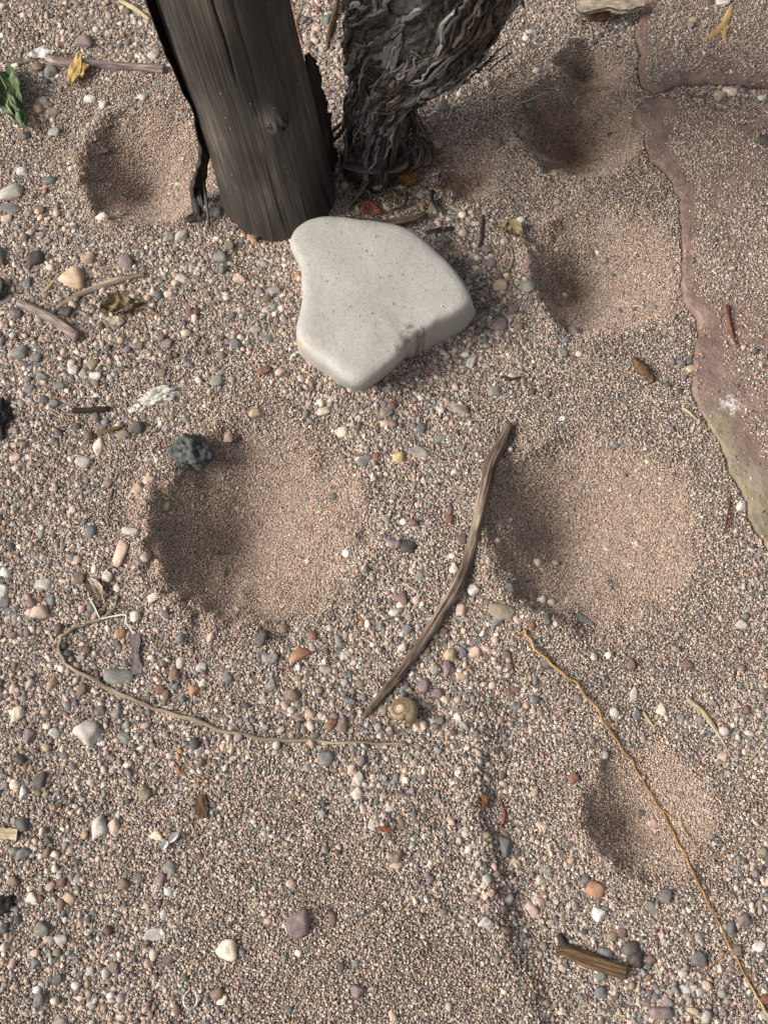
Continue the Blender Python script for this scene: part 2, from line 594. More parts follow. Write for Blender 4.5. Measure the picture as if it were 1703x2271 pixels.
me.polygons.add(len(q))
me.polygons.foreach_set('loop_start', np.arange(0, len(q) * 4, 4, dtype=np.int32))
me.polygons.foreach_set('use_smooth', np.ones(len(q), bool))
me.update(calc_edges=True)
me.materials.append(M['ground'])
ground = bpy.data.objects.new('ground', me)
scene.collection.objects.link(ground)
ground['kind'] = 'structure'


# ---------------------------------------------------------------- flagstones
def flagstone(poly, label):
    n = len(poly)
    c = sum(poly, Vector((0, 0))) / n
    # inward normals
    rings = []
    area = sum(poly[i].x * poly[(i + 1) % n].y - poly[(i + 1) % n].x * poly[i].y for i in range(n))
    sgn = 1 if area > 0 else -1
    nor = []
    for i in range(n):
        t = (poly[(i + 1) % n] - poly[i - 1]).normalized()
        nor.append(Vector((-t.y, t.x)) * sgn)
    prof = [(-0.0015, -0.03), (0, -0.004), (0.0005, 0.0010), (0.0016, 0.0024), (0.0055, 0.0030)]
    V = []
    for off, z in prof:
        for i in range(n):
            q = poly[i]
            chip = 1 + 1.3 * mnoise.noise((q.x * 90, q.y * 90, 11)) + 0.6 * mnoise.noise((q.x * 300, q.y * 300, 12))
            p = q + nor[i] * (off * max(0.15, chip) if off > 0 else off)
            V.append((p.x, p.y, z + (0.0009 * mnoise.noise((p.x * 120, p.y * 120, 3)) + 0.0004 * mnoise.noise((p.x * 400, p.y * 400, 4)) if off < 0.005 else 0)))
    F = []
    for k in range(len(prof) - 1):
        for i in range(n):
            j = (i + 1) % n
            F.append((k * n + i, k * n + j, (k + 1) * n + j, (k + 1) * n + i) if sgn > 0 else
                     (k * n + j, k * n + i, (k + 1) * n + i, (k + 1) * n + j))
    k = (len(prof) - 1) * n
    F.append(tuple(range(k, k + n)) if sgn > 0 else tuple(range(k + n - 1, k - 1, -1)))
    o = mesh_obj('flagstone', V, F, M['slab'], smooth=False)
    tag(o, label, 'flagstone', 'sandstone flagstones')
    return o


flagstone(slabU, 'sand-strewn red sandstone flagstone in the upper right corner, above the joint')
flagstone(slabL, 'long red and olive sandstone flagstone along the right edge with a white lime bloom')


# ---------------------------------------------------------------- swept shapes
def catmull(pts, n):
    pts = [Vector(p) for p in pts]
    P = [pts[0] * 2 - pts[1]] + pts + [pts[-1] * 2 - pts[-2]]
    seg = len(pts) - 1
    out = []
    for i in range(n):
        t = i / (n - 1) * seg
        k = min(int(t), seg - 1)
        f = t - k
        a, b, c, d = P[k], P[k + 1], P[k + 2], P[k + 3]
        out.append(0.5 * ((2 * b) + (c - a) * f + (2 * a - 5 * b + 4 * c - d) * f * f + (3 * b - a - 3 * c + d) * f ** 3))
    return out


def frames(path, up=Vector((0, 0, 1))):
    n = len(path)
    T = [(path[min(i + 1, n - 1)] - path[max(i - 1, 0)]).normalized() for i in range(n)]
    fr = []
    a = up
    for t in T:
        a = (a - t * a.dot(t))
        if a.length < 1e-6:
            a = t.orthogonal()
        a.normalize()
        fr.append((t, a, t.cross(a)))
    return fr


def tube(name, path, radii, mat, parent=None, seg=10, n=None, rough=0.12, flat=1.0, seed=None, ridges=0.0, origin=None, freq=None, wig=0.0):
    """path in world space; flat < 1 squashes the section vertically"""
    seed = random.random() * 100 if seed is None else seed
    n = n or max(8, 5 * len(path))
    C = catmull(path, n)
    if wig:
        C = [c_ + Vector((mnoise.noise((i_ * 0.21, seed, 0)), mnoise.noise((i_ * 0.21, seed, 7)), 0.5 * mnoise.noise((i_ * 0.3, seed, 3)))) * wig for i_, c_ in enumerate(C)]
    rr = np.interp(np.linspace(0, 1, n), np.linspace(0, 1, len(radii)), radii)
    fr = frames(C)
    V, A, F = [], [], []
    o0 = Vector(origin) if origin is not None else C[0].copy()
    s = 0
    for i in range(n):
        if i:
            s += (C[i] - C[i - 1]).length
        t, a, b = fr[i]
        r = rr[i]
        for j in range(seg):
            th = 2 * math.pi * j / seg
            ca, sa = math.cos(th), math.sin(th)
            k = 1 + rough * mnoise.noise((ca * 1.3 + seed, sa * 1.3, s / max(r, 1e-5) * 0.35)) * 1.6
            if ridges:
                k += ridges * mnoise.noise((ca * 3.5 + seed, sa * 3.5, s / max(r, 1e-5) * 0.12))
            p = C[i] + (a * (ca * flat) + b * sa) * (r * k)
            V.append(p - o0)
            A.append((ca * r + seed * 0.01, sa * r, s))
    for i in range(n - 1):
        for j in range(seg):
            k = (j + 1) % seg
            F.append((i * seg + j, i * seg + k, (i + 1) * seg + k, (i + 1) * seg + j))
    for end, i in ((0, 0), (1, n - 1)):
        V.append(C[i] - o0 + fr[i][0] * (rr[i] * (0.25 if end else -0.25)))
        A.append((seed * 0.01, 0, s * end))
        c = len(V) - 1
        for j in range(seg):
            k = (j + 1) % seg
            F.append((i * seg + k, i * seg + j, c) if not end else (i * seg + j, i * seg + k, c))
    o = mesh_obj(name, V, F, mat, attr={'st': A})
    o.location = o0
    if parent is not None:
        adopt(o, parent)
    return o


def ribbon(name, C, N, widths, thick, mat, parent=None, seed=0.0, curl=0.0):
    """thick strip along C with surface normals N"""
    n = len(C)
    V, A, F = [], [], []
    o0 = C[0].copy()
    prof = [(-1, 0.0), (-0.45, 1.0), (0.45, 1.0), (1, 0.0), (0.5, -0.8), (-0.5, -0.8)]
    m = len(prof)
    s = 0
    for i in range(n):
        if i:
            s += (C[i] - C[i - 1]).length
        t = (C[min(i + 1, n - 1)] - C[max(i - 1, 0)]).normalized()
        nn = (N[i] - t * N[i].dot(t)).normalized()
        b = nn.cross(t)
        w = widths[i]
        for k, (x, z) in enumerate(prof):
            e = 1 + 0.5 * mnoise.noise((k * 2.3 + seed, s * 260, 0.3))
            V.append(C[i] + b * (x * w * e) + nn * (z * thick + curl * w * x * x + thick * 1.3 * mnoise.noise((x * 2 + seed, s * 150, 4.0))) - o0)
            A.append((x * w + seed, z * thick, s))
    for i in range(n - 1):
        for j in range(m):
            k = (j + 1) % m
            F.append((i * m + k, i * m + j, (i + 1) * m + j, (i + 1) * m + k))
    F.append(tuple(range(m)))
    F.append(tuple((n - 1) * m + j for j in range(m - 1, -1, -1)))
    o = mesh_obj(name, V, F, mat, attr={'st': A})
    o.location = o0
    if parent is not None:
        adopt(o, parent)
    return o


# ---------------------------------------------------------------- the wooden post
def ico(sub):
    import bmesh
    bm = bmesh.new()
    bmesh.ops.create_icosphere(bm, subdivisions=sub, radius=1)
    V = [v.co.copy() for v in bm.verts]
    F = [tuple(v.index for v in f.verts) for f in bm.faces]
    bm.free()
    return V, F


pb = G(617, 426)
ptop = at_y(474, -80, pb.y)
pax = (ptop - pb).normalized()
post = empty('wooden_post', pb, 'dark weathered wooden post rising behind the pale stone', 'post')


def build_post():
    L = 0.36
    NS, NL = 420, 180
    ref = Vector((0, -1, 0)); ref = (ref - pax * ref.dot(pax)).normalized()
    side = pax.cross(ref)                      # ref faces the camera side
    # knot position on the surface
    def find(u, v):
        best = (1e9, 0, 0)
        for a in np.linspace(-1.4, 1.4, 90):
            for q in np.linspace(0, 0.2, 90):
                w = pb + pax * q + (ref * math.cos(a) + side * math.sin(a)) * 0.030
                pu, pv = to_px(w.x, w.y, w.z)
                e = math.hypot(pu - u, pv - v)
                if e < best[0]:
                    best = (e, a, q)
        return best[1], best[2]
    KTH, kt = find(612, 268)
    cA, cB2 = find(712, 400), find(478, 20)
    V, A, F = [], [], []
    cr = [(cA[0], -0.02, cA[1] + 0.03, 0.0022, 0.016), (cB2[0], 0.125, 0.36, 0.0016, 0.014), (KTH + 0.3, 0.12, 0.3, 0.0008, 0.012), (KTH - 0.35, 0.0, 0.07, 0.0009, 0.012), (KTH + 0.55, -0.02, 0.06, 0.0009, 0.012), (KTH - 0.18, 0.11, 0.2, 0.0007, 0.01), (KTH + 0.12, -0.02, 0.045, 0.0008, 0.01)]
    for i in range(NL + 1):
        s = -0.02 + (L + 0.02) * i / NL
        for j in range(NS):
            th = 2 * math.pi * j / NS
            if th > math.pi:
                th -= 2 * math.pi
            ca, sa = math.cos(th), math.sin(th)
            r = 0.0294 - 0.004 * max(s, 0) + 0.0022 * math.exp(-max(s, 0) / 0.03)
            r += 0.0012 * mnoise.noise((ca * 1.2, sa * 1.2, s * 9)) + 0.0005 * mnoise.noise((ca * 9, sa * 9, s * 14)) + 0.00028 * mnoise.noise((ca * 30, sa * 30, s * 22))
            for (ta, s0, s1, dep, wid) in cr:
                if s0 < s < s1:
                    tw = ta + 0.05 * mnoise.noise((s * 25, ta * 9, 0))
                    d = abs(th - tw)
                    if d < 0.05:
                        r -= dep * math.exp(-(d / wid) ** 2) * min(1, (s - s0) / 0.02, (s1 - s) / 0.02) * 2.0
            # knot
            dk = math.hypot((th - KTH) * 0.031, (s - kt) * 0.75)
            r += 0.0075 * math.exp(-(dk / 0.0060) ** 2) - 0.0050 * math.exp(-(math.hypot((th - KTH - 0.05) * 0.031, s - kt + 0.0008) / 0.0019) ** 2) + 0.0014 * mnoise.noise((th * 22, s * 420, 3)) * math.exp(-(dk / 0.006) ** 2)
            p = pax * s + (ref * ca + side * sa) * r
            V.append(p)
            A.append((ca * 0.031 + 0.002 * math.exp(-(dk / 0.008) ** 2), sa * 0.031, s))
    for i in range(NL):
        for j in range(NS):
            k = (j + 1) % NS
            F.append((i * NS + j, i * NS + k, (i + 1) * NS + k, (i + 1) * NS + j))
    F.append(tuple(NL * NS + j for j in range(NS)))
    o = mesh_obj('post_shaft', V, F, M['post'], post, attr={'st': A})
    V, F = ico(5)
    c = pax * kt + (ref * math.cos(KTH) + side * math.sin(KTH)) * 0.0298
    nrm = (ref * math.cos(KTH) + side * math.sin(KTH))
    tan = pax.cross(nrm)
    out, A = [], []
    for d in V:
        q = d.copy()
        rr_ = math.hypot(q.x, q.y)
        r = 1 + 0.22 * mnoise.noise(q * 2.2 + Vector((3, 1, 0))) + 0.20 * mnoise.noise(q * 5 + Vector((0, 1, 7))) + 0.08 * mnoise.noise(q * 11)
        if q.z > 0:
            r -= 0.75 * math.exp(-(math.hypot(q.x + 0.12, q.y + 0.1 + 0.25 * mnoise.noise(q * 4)) / 0.26) ** 2)
        out.append(c + tan * (q.x * 0.0058 * r) + pax * (q.y * 0.0066 * r) + nrm * (q.z * 0.0052 * r))
        A.append((q.x * 0.006, q.y * 0.006, math.atan2(q.y, q.x) * 0.02))
    mesh_obj('knot', out, F, M['bark'], post, attr={'st': A})
    return ref, side, kt


build_post()


# peeling sheet of bark on the left of the post
def bark_sheet():
    outer = [(290, -90), (322, 0), (340, 55), (362, 108), (394, 181), (422, 240), (437, 300), (446, 347), (436, 380), (428, 416), (430, 455)]
    inner = [(330, -90), (358, 0), (378, 55), (400, 108), (430, 181), (455, 240), (466, 296), (462, 347), (456, 380), (455, 416), (462, 470)]
    n = 60
    a = catmull([at_y(u, v, pb.y - 0.020 + 0.012 * (i / 10) ** 2) for i, (u, v) in enumerate(outer)], n)
    b = catmull([at_y(u, v, pb.y - 0.004) for u, v in inner], n)
    K = 9
    V, A, F = [], [], []
    for i in range(n):
        for side_ in (0, 1):
            for k in range(K):
                f = k / (K - 1)
                p = a[i].lerp(b[i], f)
                nr = Vector((0.75, -0.65, 0.1))
                p = p - nr * (0.004 * math.sin(f * math.pi)) + nr * (0.0011 if side_ else 0.0)
                p = p + nr * 0.0012 * mnoise.noise((f * 3, i * 0.22, 1.0)) + Vector((1, 0, 0)) * 0.0010 * mnoise.noise((f * 1.0, i * 0.4, 7.0))
                V.append(p - pb)
                A.append((f * 0.02, side_ * 0.001, i * 0.004))
    w = 2 * K
    for i in range(n - 1):
        for k in range(K - 1):
            F.append((i * w + k, i * w + k + 1, (i + 1) * w + k + 1, (i + 1) * w + k))
            F.append((i * w + K + k + 1, i * w + K + k, (i + 1) * w + K + k, (i + 1) * w + K + k + 1))
        F.append((i * w, (i + 1) * w, (i + 1) * w + K, i * w + K))
        F.append((i * w + K - 1, i * w + w - 1, (i + 1) * w + w - 1, (i + 1) * w + K - 1))
    for i in (0, n - 1):
        for k in range(K - 1):
            F.append((i * w + k, i * w + K + k, i * w + K + k + 1, i * w + k + 1))
    mesh_obj('peeling_bark', V, F, M['dark_twig'], post, attr={'st': A})


bark_sheet()
for pts, w in [([(434, 440), (437, 462), (432, 482), (410, 484)], 0.0022), ([(440, 420), (446, 450), (444, 470), (440, 488)], 0.0012),
               ([(450, 400), (457, 440), (462, 480), (464, 505)], 0.0008), ([(429, 400), (428, 430), (436, 460), (436, 478)], 0.0015),
               ([(566, 530), (580, 515), (594, 500)], 0.0016)]:
    C = [G(u, v, 0.003 + max(0, (470 - v)) * 0.00022) for u, v in pts]
    if pts[0][0] > 500:
        C = [G(u, v, 0.002 + 0.003 * i) for i, (u, v) in enumerate(pts)]
    C = catmull(C, 14)
    ribbon('bark_fibre', C, [Vector((0.1, -0.6, 0.8))] * 14, [w] * 12 + [w * 0.6, w * 0.2], 0.0004, M['bark'], post, seed=random.random())
# dark shreds of bark hanging in the gap on the shaded right flank of the post
for u0, v0, u1, v1, w, dy in [(682, 120, 718, 270, 0.0034, 0.014), (694, 180, 734, 350, 0.0040, 0.016), (712, 260, 748, 420, 0.0036, 0.014)]:
    C = []
    for i in range(20):
        f = i / 19
        C.append(at_y(u0 + (u1 - u0) * f + 2 * math.sin(f * 5), v0 + (v1 - v0) * f, pb.y + dy))
    C = [c_ if c_.z > 0.002 else Vector((c_.x, c_.y, 0.002)) for c_ in C]
    ribbon('bark_strip', C, [Vector((0.7, -0.7, 0.2))] * 20, [w * (0.35 + math.sin(math.pi * (i + 1) / 21)) for i in range(20)], 0.0006, M['dark_twig'], post, seed=random.random())


# ---------------------------------------------------------------- the old vine stock
vb = G(828, 352)
vine = empty('vine_trunk', vb, 'gnarled old vine stock with shaggy grey bark beside the wooden post', 'tree trunk')
vpath = [Vector((vb.x, vb.y, -0.012)), at_z(832, 285, 0.020), at_z(856, 195, 0.045), at_z(895, 105, 0.070), at_z(938, 25, 0.093), at_z(985, -85, 0.135), at_z(1035, -230, 0.20), at_z(1080, -420, 0.28)]
vrad = [0.020, 0.015, 0.0175, 0.0290, 0.0355, 0.0360, 0.034, 0.032]
knotp = at_z(930, 62, 0.112)
fdir = (Vector((0, 0, CAM_H)) - Vector(vpath[4])).normalized()
fx_ = Vector((1, 0, 0)); fx_ = (fx_ - fdir * fx_.dot(fdir)).normalized()
fy_ = fdir.cross(fx_)


def polar(p):
    d = p - knotp
    a, b = d.dot(fx_), d.dot(fy_)
    return math.hypot(a * 0.9, b), math.atan2(b, a), a, b


def build_vine():
    n, seg = 230, 230
    C = catmull(vpath, n)
    rr = [v.x for v in catmull([Vector((r, 0, 0)) for r in vrad], n)]
    fr = frames(C, Vector((0, -1, 0.3)))
    V, A, F = [], [], []
    s = 0
    for i in range(n):
        if i:
            s += (C[i] - C[i - 1]).length
        t, a, b = fr[i]
        for j in range(seg):
            th = 2 * math.pi * j / seg
            d = a * math.cos(th) + b * math.sin(th)
            p0 = C[i] + d * rr[i]
            lump = mnoise.noise(p0 * 28) * 0.0045 + mnoise.noise(p0 * 60 + Vector((5, 1, 2))) * 0.0022
            rad, ang, pa, pbv = polar(p0)
            warp = mnoise.noise(p0 * 55) * 3.0 + mnoise.noise(p0 * 150) * 1.5 + mnoise.noise(p0 * 330) * 0.5
            swirl = 0.55 * (1 - float(sstep(0.024, 0.045, rad)))
            ph_sw = rad * 2 * math.pi / 0.0085 + warp * 2.2
            ph_ln = th * rr[i] * 2 * math.pi / 0.0085 + warp * 2.2
            saw = lambda q_: ((q_ / (2 * math.pi)) % 1.0) ** 1.6
            ph2 = (ph_sw * swirl + ph_ln * (1 - swirl)) * 2.7 + warp * 2
            rid = swirl * (1 - abs(math.sin(ph_sw * 0.5))) + (1 - swirl) * (1 - abs(math.sin(ph_ln * 0.5)))
            gate = 0.45 + 0.55 * max(0, min(1, 0.5 + mnoise.noise(p0 * 95 + Vector((9, 9, 9))) * 1.6))
            fine = mnoise.noise(p0 * 420) * 0.0004 + mnoise.noise(p0 * 900) * 0.00022
            dsp = lump + (saw(ph_sw) * swirl + saw(ph_ln) * (1 - swirl)) * 0.0026 * gate + saw(ph2) * 0.0014 + fine * 1.3 - 0.004 * math.exp(-(rad / 0.006) ** 2)
            p = C[i] + d * (rr[i] + dsp)
            V.append(p - vb)
            A.append((rad * swirl + th * rr[i] * (1 - swirl), d.dot(fdir) * 0.01, (ang * 0.03) * swirl + s * (1 - swirl)))
    for i in range(n - 1):
        for j in range(seg):
            k = (j + 1) % seg
            F.append((i * seg + j, i * seg + k, (i + 1) * seg + k, (i + 1) * seg + j))
    F.append(tuple((n - 1) * seg + j for j in range(seg)))
    o = mesh_obj('trunk', V, F, M['bark'], vine, attr={'st': A})
    return BVHTree.FromPolygons([v + vb for v in V], F)


vbvh = build_vine()


VC = catmull(vpath, 400)
VF = frames(VC, Vector((0, -1, 0.3)))


def on_vine(sf, th):
    x = max(0.0, min(398.999, sf * 399))
    i = int(x)
    c = VC[i].lerp(VC[i + 1], x - i)
    t, a, b = VF[i]
    d = a * math.cos(th) + b * math.sin(th)
    hit = vbvh.ray_cast(c + d * 0.09, -d, 0.2)
    if hit[0] is None:
        return None, None
    return hit[0], hit[1] if hit[1].dot(d) > 0 else -hit[1]


def param_near(p):
    best = (1e9, 0, 0)
    for i in range(80, 330, 4):
        for k in range(-62, 63):
            th = k * 0.05
            t, a, b = VF[i]
            if (a * math.cos(th) + b * math.sin(th)).dot(fdir) < 0.3:
                continue
            q = VC[i] + (a * math.cos(th) + b * math.sin(th)) * 0.036
            u_, v_ = to_px(q.x, q.y, q.z)
            e = math.hypot(u_ - p[0], v_ - p[1])
            if e < best[0]:
                best = (e, i / 399, th)
    return best[1], best[2]


KS, KT = param_near((935, 85))
# long loose strands of bark running along the limb, parting round the old wound and sweeping together below it
rs = random.Random(5)
made = 0
for t in range(2500):
    if made >= 320:
        break
    m = 34
    s0 = rs.uniform(0.24, 0.84)
    ds = rs.uniform(0.08, 0.32) * (0.6 if t % 3 == 0 else 1.0)
    th0 = rs.uniform(-math.pi, math.pi)
    tw = rs.uniform(0.2, 1.6) if rs.random() < 0.8 else rs.uniform(-1.5, 3.0)
    pts = []
    for i in range(m):
        f = i / (m - 1)
        sf = s0 - ds * f
        th = th0 - tw * ds * f * 1.6 + 0.10 * mnoise.noise((f * 2.2, t * 3.3, 0)) + 0.03 * mnoise.noise((f * 6, t * 3.3, 4))
        dth = (th - KT + math.pi) % (2 * math.pi) - math.pi
        dd = math.hypot((sf - KS) * 5.5, dth)
        th += 0.16 * (1 if dth >= 0 else -1) * math.exp(-(dd / 0.24) ** 2)
        sf += 0.012 * (1 if sf >= KS else -1) * math.exp(-(dd / 0.24) ** 2)
        pts.append((sf, th))
    h0, n0_ = on_vine(*pts[len(pts) // 2])
    if h0 is None or n0_.dot(fdir) < -0.05:
        continue
    C, N = [], []
    ok = True
    lift0, lift1 = rs.uniform(0.0000, 0.0016), rs.uniform(0.0008, 0.005) if rs.random() < 0.45 else 0.0006
    for i, p in enumerate(pts):
        h, nn = on_vine(*p)
        if h is None:
            ok = False
            break
        if C and (h - C[-1]).length > 0.008:
            ok = False
            break
        f = i / (len(pts) - 1)
        C.append(h + nn * (lift0 + (lift1 - lift0) * f ** 3 + 0.0006 * mnoise.noise((f * 4, t * 1.7, 2))))
        N.append(nn)
    if not ok:
        continue
    # smooth the line
    for _ in range(2):
        C = [C[0]] + [(C[i - 1] + C[i] * 2 + C[i + 1]) / 4 for i in range(1, len(C) - 1)] + [C[-1]]
        N = [N[0]] + [(N[i - 1] + N[i] * 2 + N[i + 1]).normalized() for i in range(1, len(N) - 1)] + [N[-1]]
    w0 = rs.choice((0.0005, 0.0007, 0.0009, 0.0012, 0.0016, 0.0022))
    W = [w0 * (0.15 + math.sin(math.pi * min(1, (i + 0.6) / len(C))) ** 0.6) for i in range(len(C))]
    ribbon('bark_strip', C, N, W, rs.uniform(0.0004, 0.0009), M['bark_silver'] if rs.random() < 0.40 else rs.choice((M['bark'], M['bark_brown'], M['bark_brown'])), vine, seed=rs.random(), curl=rs.uniform(-0.1, 0.45))
    made += 1

# fibres hanging from the bulb into the root collar and lying at the foot
NF = Vector((0, -0.6, 0.8))
fib = []
for t in range(120):
    u = rs.uniform(758, 925); v = rs.uniform(190, 300)
    L = rs.uniform(40, 110)
    du = rs.uniform(-35, 35)
    z0 = rs.uniform(0.022, 0.050) * (1 if v < 260 else 0.7)
    pts = [at_z(u + du * f + 8 * math.sin(f * 4 + t), v + L * f, max(0.004, z0 * (1 - 0.85 * f)) + 0.004 * math.sin(f * 3)) for f in (0, 0.33, 0.66, 1)]
    fib.append((pts, rs.choice((0.0005, 0.0009, 0.0014))))
# the broad bundle lying across the foot and its neighbours
for t in range(9):
    o = t * 5
    fib.append(([at_z(755, 345 + o * 0.6, 0.012), at_z(790, 338 + o, 0.016 - t * 0.0006), at_z(830, 342 + o, 0.016 - t * 0.0006), at_z(848, 360 + o * 0.5, 0.010)], 0.0011))
for t in range(7):
    o = t * 4
    fib.append(([at_z(852, 372 + o * 0.4, 0.010), at_z(880, 355 + o, 0.013), at_z(903, 335 + o, 0.014), at_z(895 - o, 318, 0.012)], 0.0010))
for t in range(6):
    o = t * 6
    fib.append(([at_z(905 + o, 380 - o * 0.4, 0.006), at_z(925 + o, 362, 0.010), at_z(932 + o * 0.8, 335, 0.011), at_z(925 + o * 0.5, 305, 0.012)], 0.0010))
for pts, w in fib:
    C = catmull(pts, 14)
    ribbon('bark_fibre', C, [(NF + Vector((rs.uniform(-.7, .7), 0, rs.uniform(-.3, .3)))).normalized()] * 14,
           [w * (0.2 + math.sin(math.pi * (i + 0.7) / 14.5)) for i in range(14)], 0.0004, rs.choice((M['bark_brown'], M['dark_twig'], M['bark'])), vine, seed=rs.random())  # dark mix: shadow under the bulb is put into the fibre colour
# wispy ends curling off the lower right flank
for t in range(12):
    u, v = rs.uniform(960, 1090), 0
    v = 225 - (u - 940) * 0.55 + rs.uniform(-12, 12)
    pts = [at_z(u + 30 * f + 14 * f * f, v - 34 * f + rs.uniform(-5, 5), 0.075 + 0.03 * f) for f in (0, 0.4, 0.8, 1.2)]
    tube('bark_fibre', pts, [0.0005, 0.0004, 0.0002], M['bark'], vine, seg=6, n=14)


# ---------------------------------------------------------------- the pale stone
SM, snt, sb, scol = stone_material()


def zpx(zx, zy):
    return 580 + zx * 0.36166, 450 + zy * 0.36166


def build_stone():
    top = [(170, 250), (205, 175), (275, 125), (370, 100), (480, 105), (600, 126), (750, 140), (875, 170), (975, 230), (1075, 318), (1155, 398),
           (1225, 488), (1280, 580), (1300, 630), (1230, 690), (1090, 752), (960, 830), (890, 885), (868, 935), (760, 1032), (680, 1098), (620, 1128), (570, 1128),
           (500, 1095), (405, 1015), (310, 950), (245, 895), (215, 840), (215, 780), (240, 680), (252, 600), (248, 500), (245, 420), (222, 360), (185, 310)]
    base = [(200, 290), (240, 220), (300, 180), (380, 160), (480, 160), (600, 175), (750, 190), (870, 220), (970, 280), (1065, 365), (1145, 440),
            (1215, 525), (1280, 610), (1322, 665), (1255, 760), (1160, 812), (1060, 862), (960, 925), (880, 950), (770, 1050), (690, 1110), (625, 1146), (565, 1146),
            (490, 1118), (395, 1045), (300, 985), (232, 925), (215, 860), (225, 790), (255, 690), (268, 600), (265, 500), (262, 430), (240, 380), (210, 330)]
    c_px = (690, 620)
    NT = 180

    def polar_r(pl, z):
        c = at_z(*zpx(*c_px), z)
        P = [at_z(*zpx(*p), z) for p in pl]
        an = np.array([math.atan2(p.y - c.y, p.x - c.x) for p in P])
        rd = np.array([math.hypot(p.x - c.x, p.y - c.y) for p in P])
        o = np.argsort(an)
        an, rd = an[o], rd[o]
        th = np.linspace(-math.pi, math.pi, NT, endpoint=False)
        r = np.interp(th, np.concatenate([an - 2 * math.pi, an, an + 2 * math.pi]), np.concatenate([rd] * 3))
        for _ in range(1):
            r = (np.roll(r, 1) + 2 * r + np.roll(r, -1)) / 4
        return c, th, r
    ZT, ZB = 0.0225, 0.004
    cT, th, rT = polar_r(top, ZT)
    cB, _, rB = polar_r(base, ZB)
    rings = []
    # (mix towards top outline, scale, z)
    prof = [(0, 0.90, -0.010), (0, 0.97, -0.003), (0, 1.0, 0.004), (0.30, 1.0, 0.0105), (0.62, 1.0, 0.017), (0.86, 1.0, 0.0222), (1, 1.0, 0.0268),
            (1, 0.990, 0.0298), (1, 0.968, 0.0318), (1, 0.93, 0.0330), (1, 0.86, 0.0337), (1, 0.76, 0.0341), (1, 0.64, 0.0346), (1, 0.48, 0.0350), (1, 0.30, 0.0352), (1, 0.12, 0.0353)]
    prof = [(a_, b_, z_ if z_ < 0.005 else 0.004 + (z_ - 0.004) * 0.85) for a_, b_, z_ in prof]
    V, F = [], []
    for (mx, sc, z) in prof:
        for j in range(NT):
            c = cB.lerp(cT, mx)
            r = (rB[j] * (1 - mx) + rT[j] * mx) * sc
            x, y = c.x + r * math.cos(th[j]), c.y + r * math.sin(th[j])
            zz = z + (0.0014 * mnoise.noise((x * 35, y * 35, 1)) + 0.0004 * mnoise.noise((x * 110, y * 110, 5))) * min(1, max(0, (z - 0.005) / 0.02))
            # a shallow dished break on the lower right flank
            V.append((x - cB.x, y - cB.y, zz))
    n = len(prof)
    for k in range(n - 1):
        for j in range(NT):
            i = (j + 1) % NT
            F.append((k * NT + j, k * NT + i, (k + 1) * NT + i, (k + 1) * NT + j))
    V.append((cT.x - cB.x, cT.y - cB.y, 0.0306))
    for j in range(NT):
        F.append(((n - 1) * NT + j, (n - 1) * NT + (j + 1) % NT, len(V) - 1))
    o = mesh_obj('pale_stone', V, F, SM)
    gz = H1(cB.x, cB.y)
    o.location = (cB.x, cB.y, 0)
    tag(o, 'large smooth pale grey stone at the foot of the wooden post', 'stone')
    return o


stone = build_stone()
# mineral stains on the stone at their own places
stl = [((497, 365), 0.0022, lin(168, 128, 72)), ((228, 840), 0.0026, lin(178, 138, 74)), ((905, 785), 0.0026, lin(104, 74, 58)), ((880, 845), 0.0034, lin(112, 84, 58)),
       ((960, 825), 0.0030, lin(110, 74, 62)), ((835, 888), 0.0026, lin(96, 80, 70)), ((865, 440), 0.0012, lin(96, 88, 80)), ((812, 625), 0.0014, lin(100, 92, 84)),
       ((785, 455), 0.0010, lin(96, 88, 80)), ((688, 752), 0.0018, lin(150, 132, 112)), ((760, 295), 0.0014, lin(160, 126, 112)), ((310, 790), 0.0014, lin(176, 136, 90)),
       ((355, 535), 0.0035, lin(160, 150, 136)), ((705, 640), 0.0030, lin(158, 148, 130)), ((990, 800), 0.0018, lin(120, 84, 70)), ((290, 382), 0.0009, lin(120, 112, 100))]
cc = scol
gpos = node(snt, 'ShaderNodeNewGeometry').outputs['Position']
nst = noise_n(snt, gpos, 420, 3, 0.7)
for (zx, zy), r, c in stl:
    p = at_z(*zpx(zx, zy), 0.029 if not (zx > 850 and zy > 770) else 0.024)
    d = node(snt, 'ShaderNodeVectorMath', operation='DISTANCE')
    flt = node(snt, 'ShaderNodeVectorMath', operation='MULTIPLY'); flt.inputs[1].default_value = (1, 1, 0)
    snt.links.new(gpos, flt.inputs[0])
    snt.links.new(flt.outputs[0], d.inputs[0]); d.inputs[1].default_value = (p.x, p.y, 0)
    e = node(snt, 'ShaderNodeMath', operation='MULTIPLY_ADD')
    snt.links.new(nst, e.inputs[0]); e.inputs[1].default_value = 3.2 * r
    snt.links.new(d.outputs['Value'], e.inputs[2])
    cc = mixc(snt, ramp(snt, e.outputs[0], [(0.8, (0.85, 0.85, 0.85)), (1.0, (0, 0, 0))]) if False else
              (lambda mr: mr.outputs[0])(
        (lambda n_: (snt.links.new(e.outputs[0], n_.inputs[0]), n_.inputs[1].__setattr__('default_value', 1.5 * r), n_.inputs[2].__setattr__('default_value', 2.6 * r),
                     n_.inputs[3].__setattr__('default_value', 0.8), n_.inputs[4].__setattr__('default_value', 0.0), n_)[-1])(node(snt, 'ShaderNodeMapRange'))), cc, c)
snt.links.new(cc, sb.inputs['Base Color'])


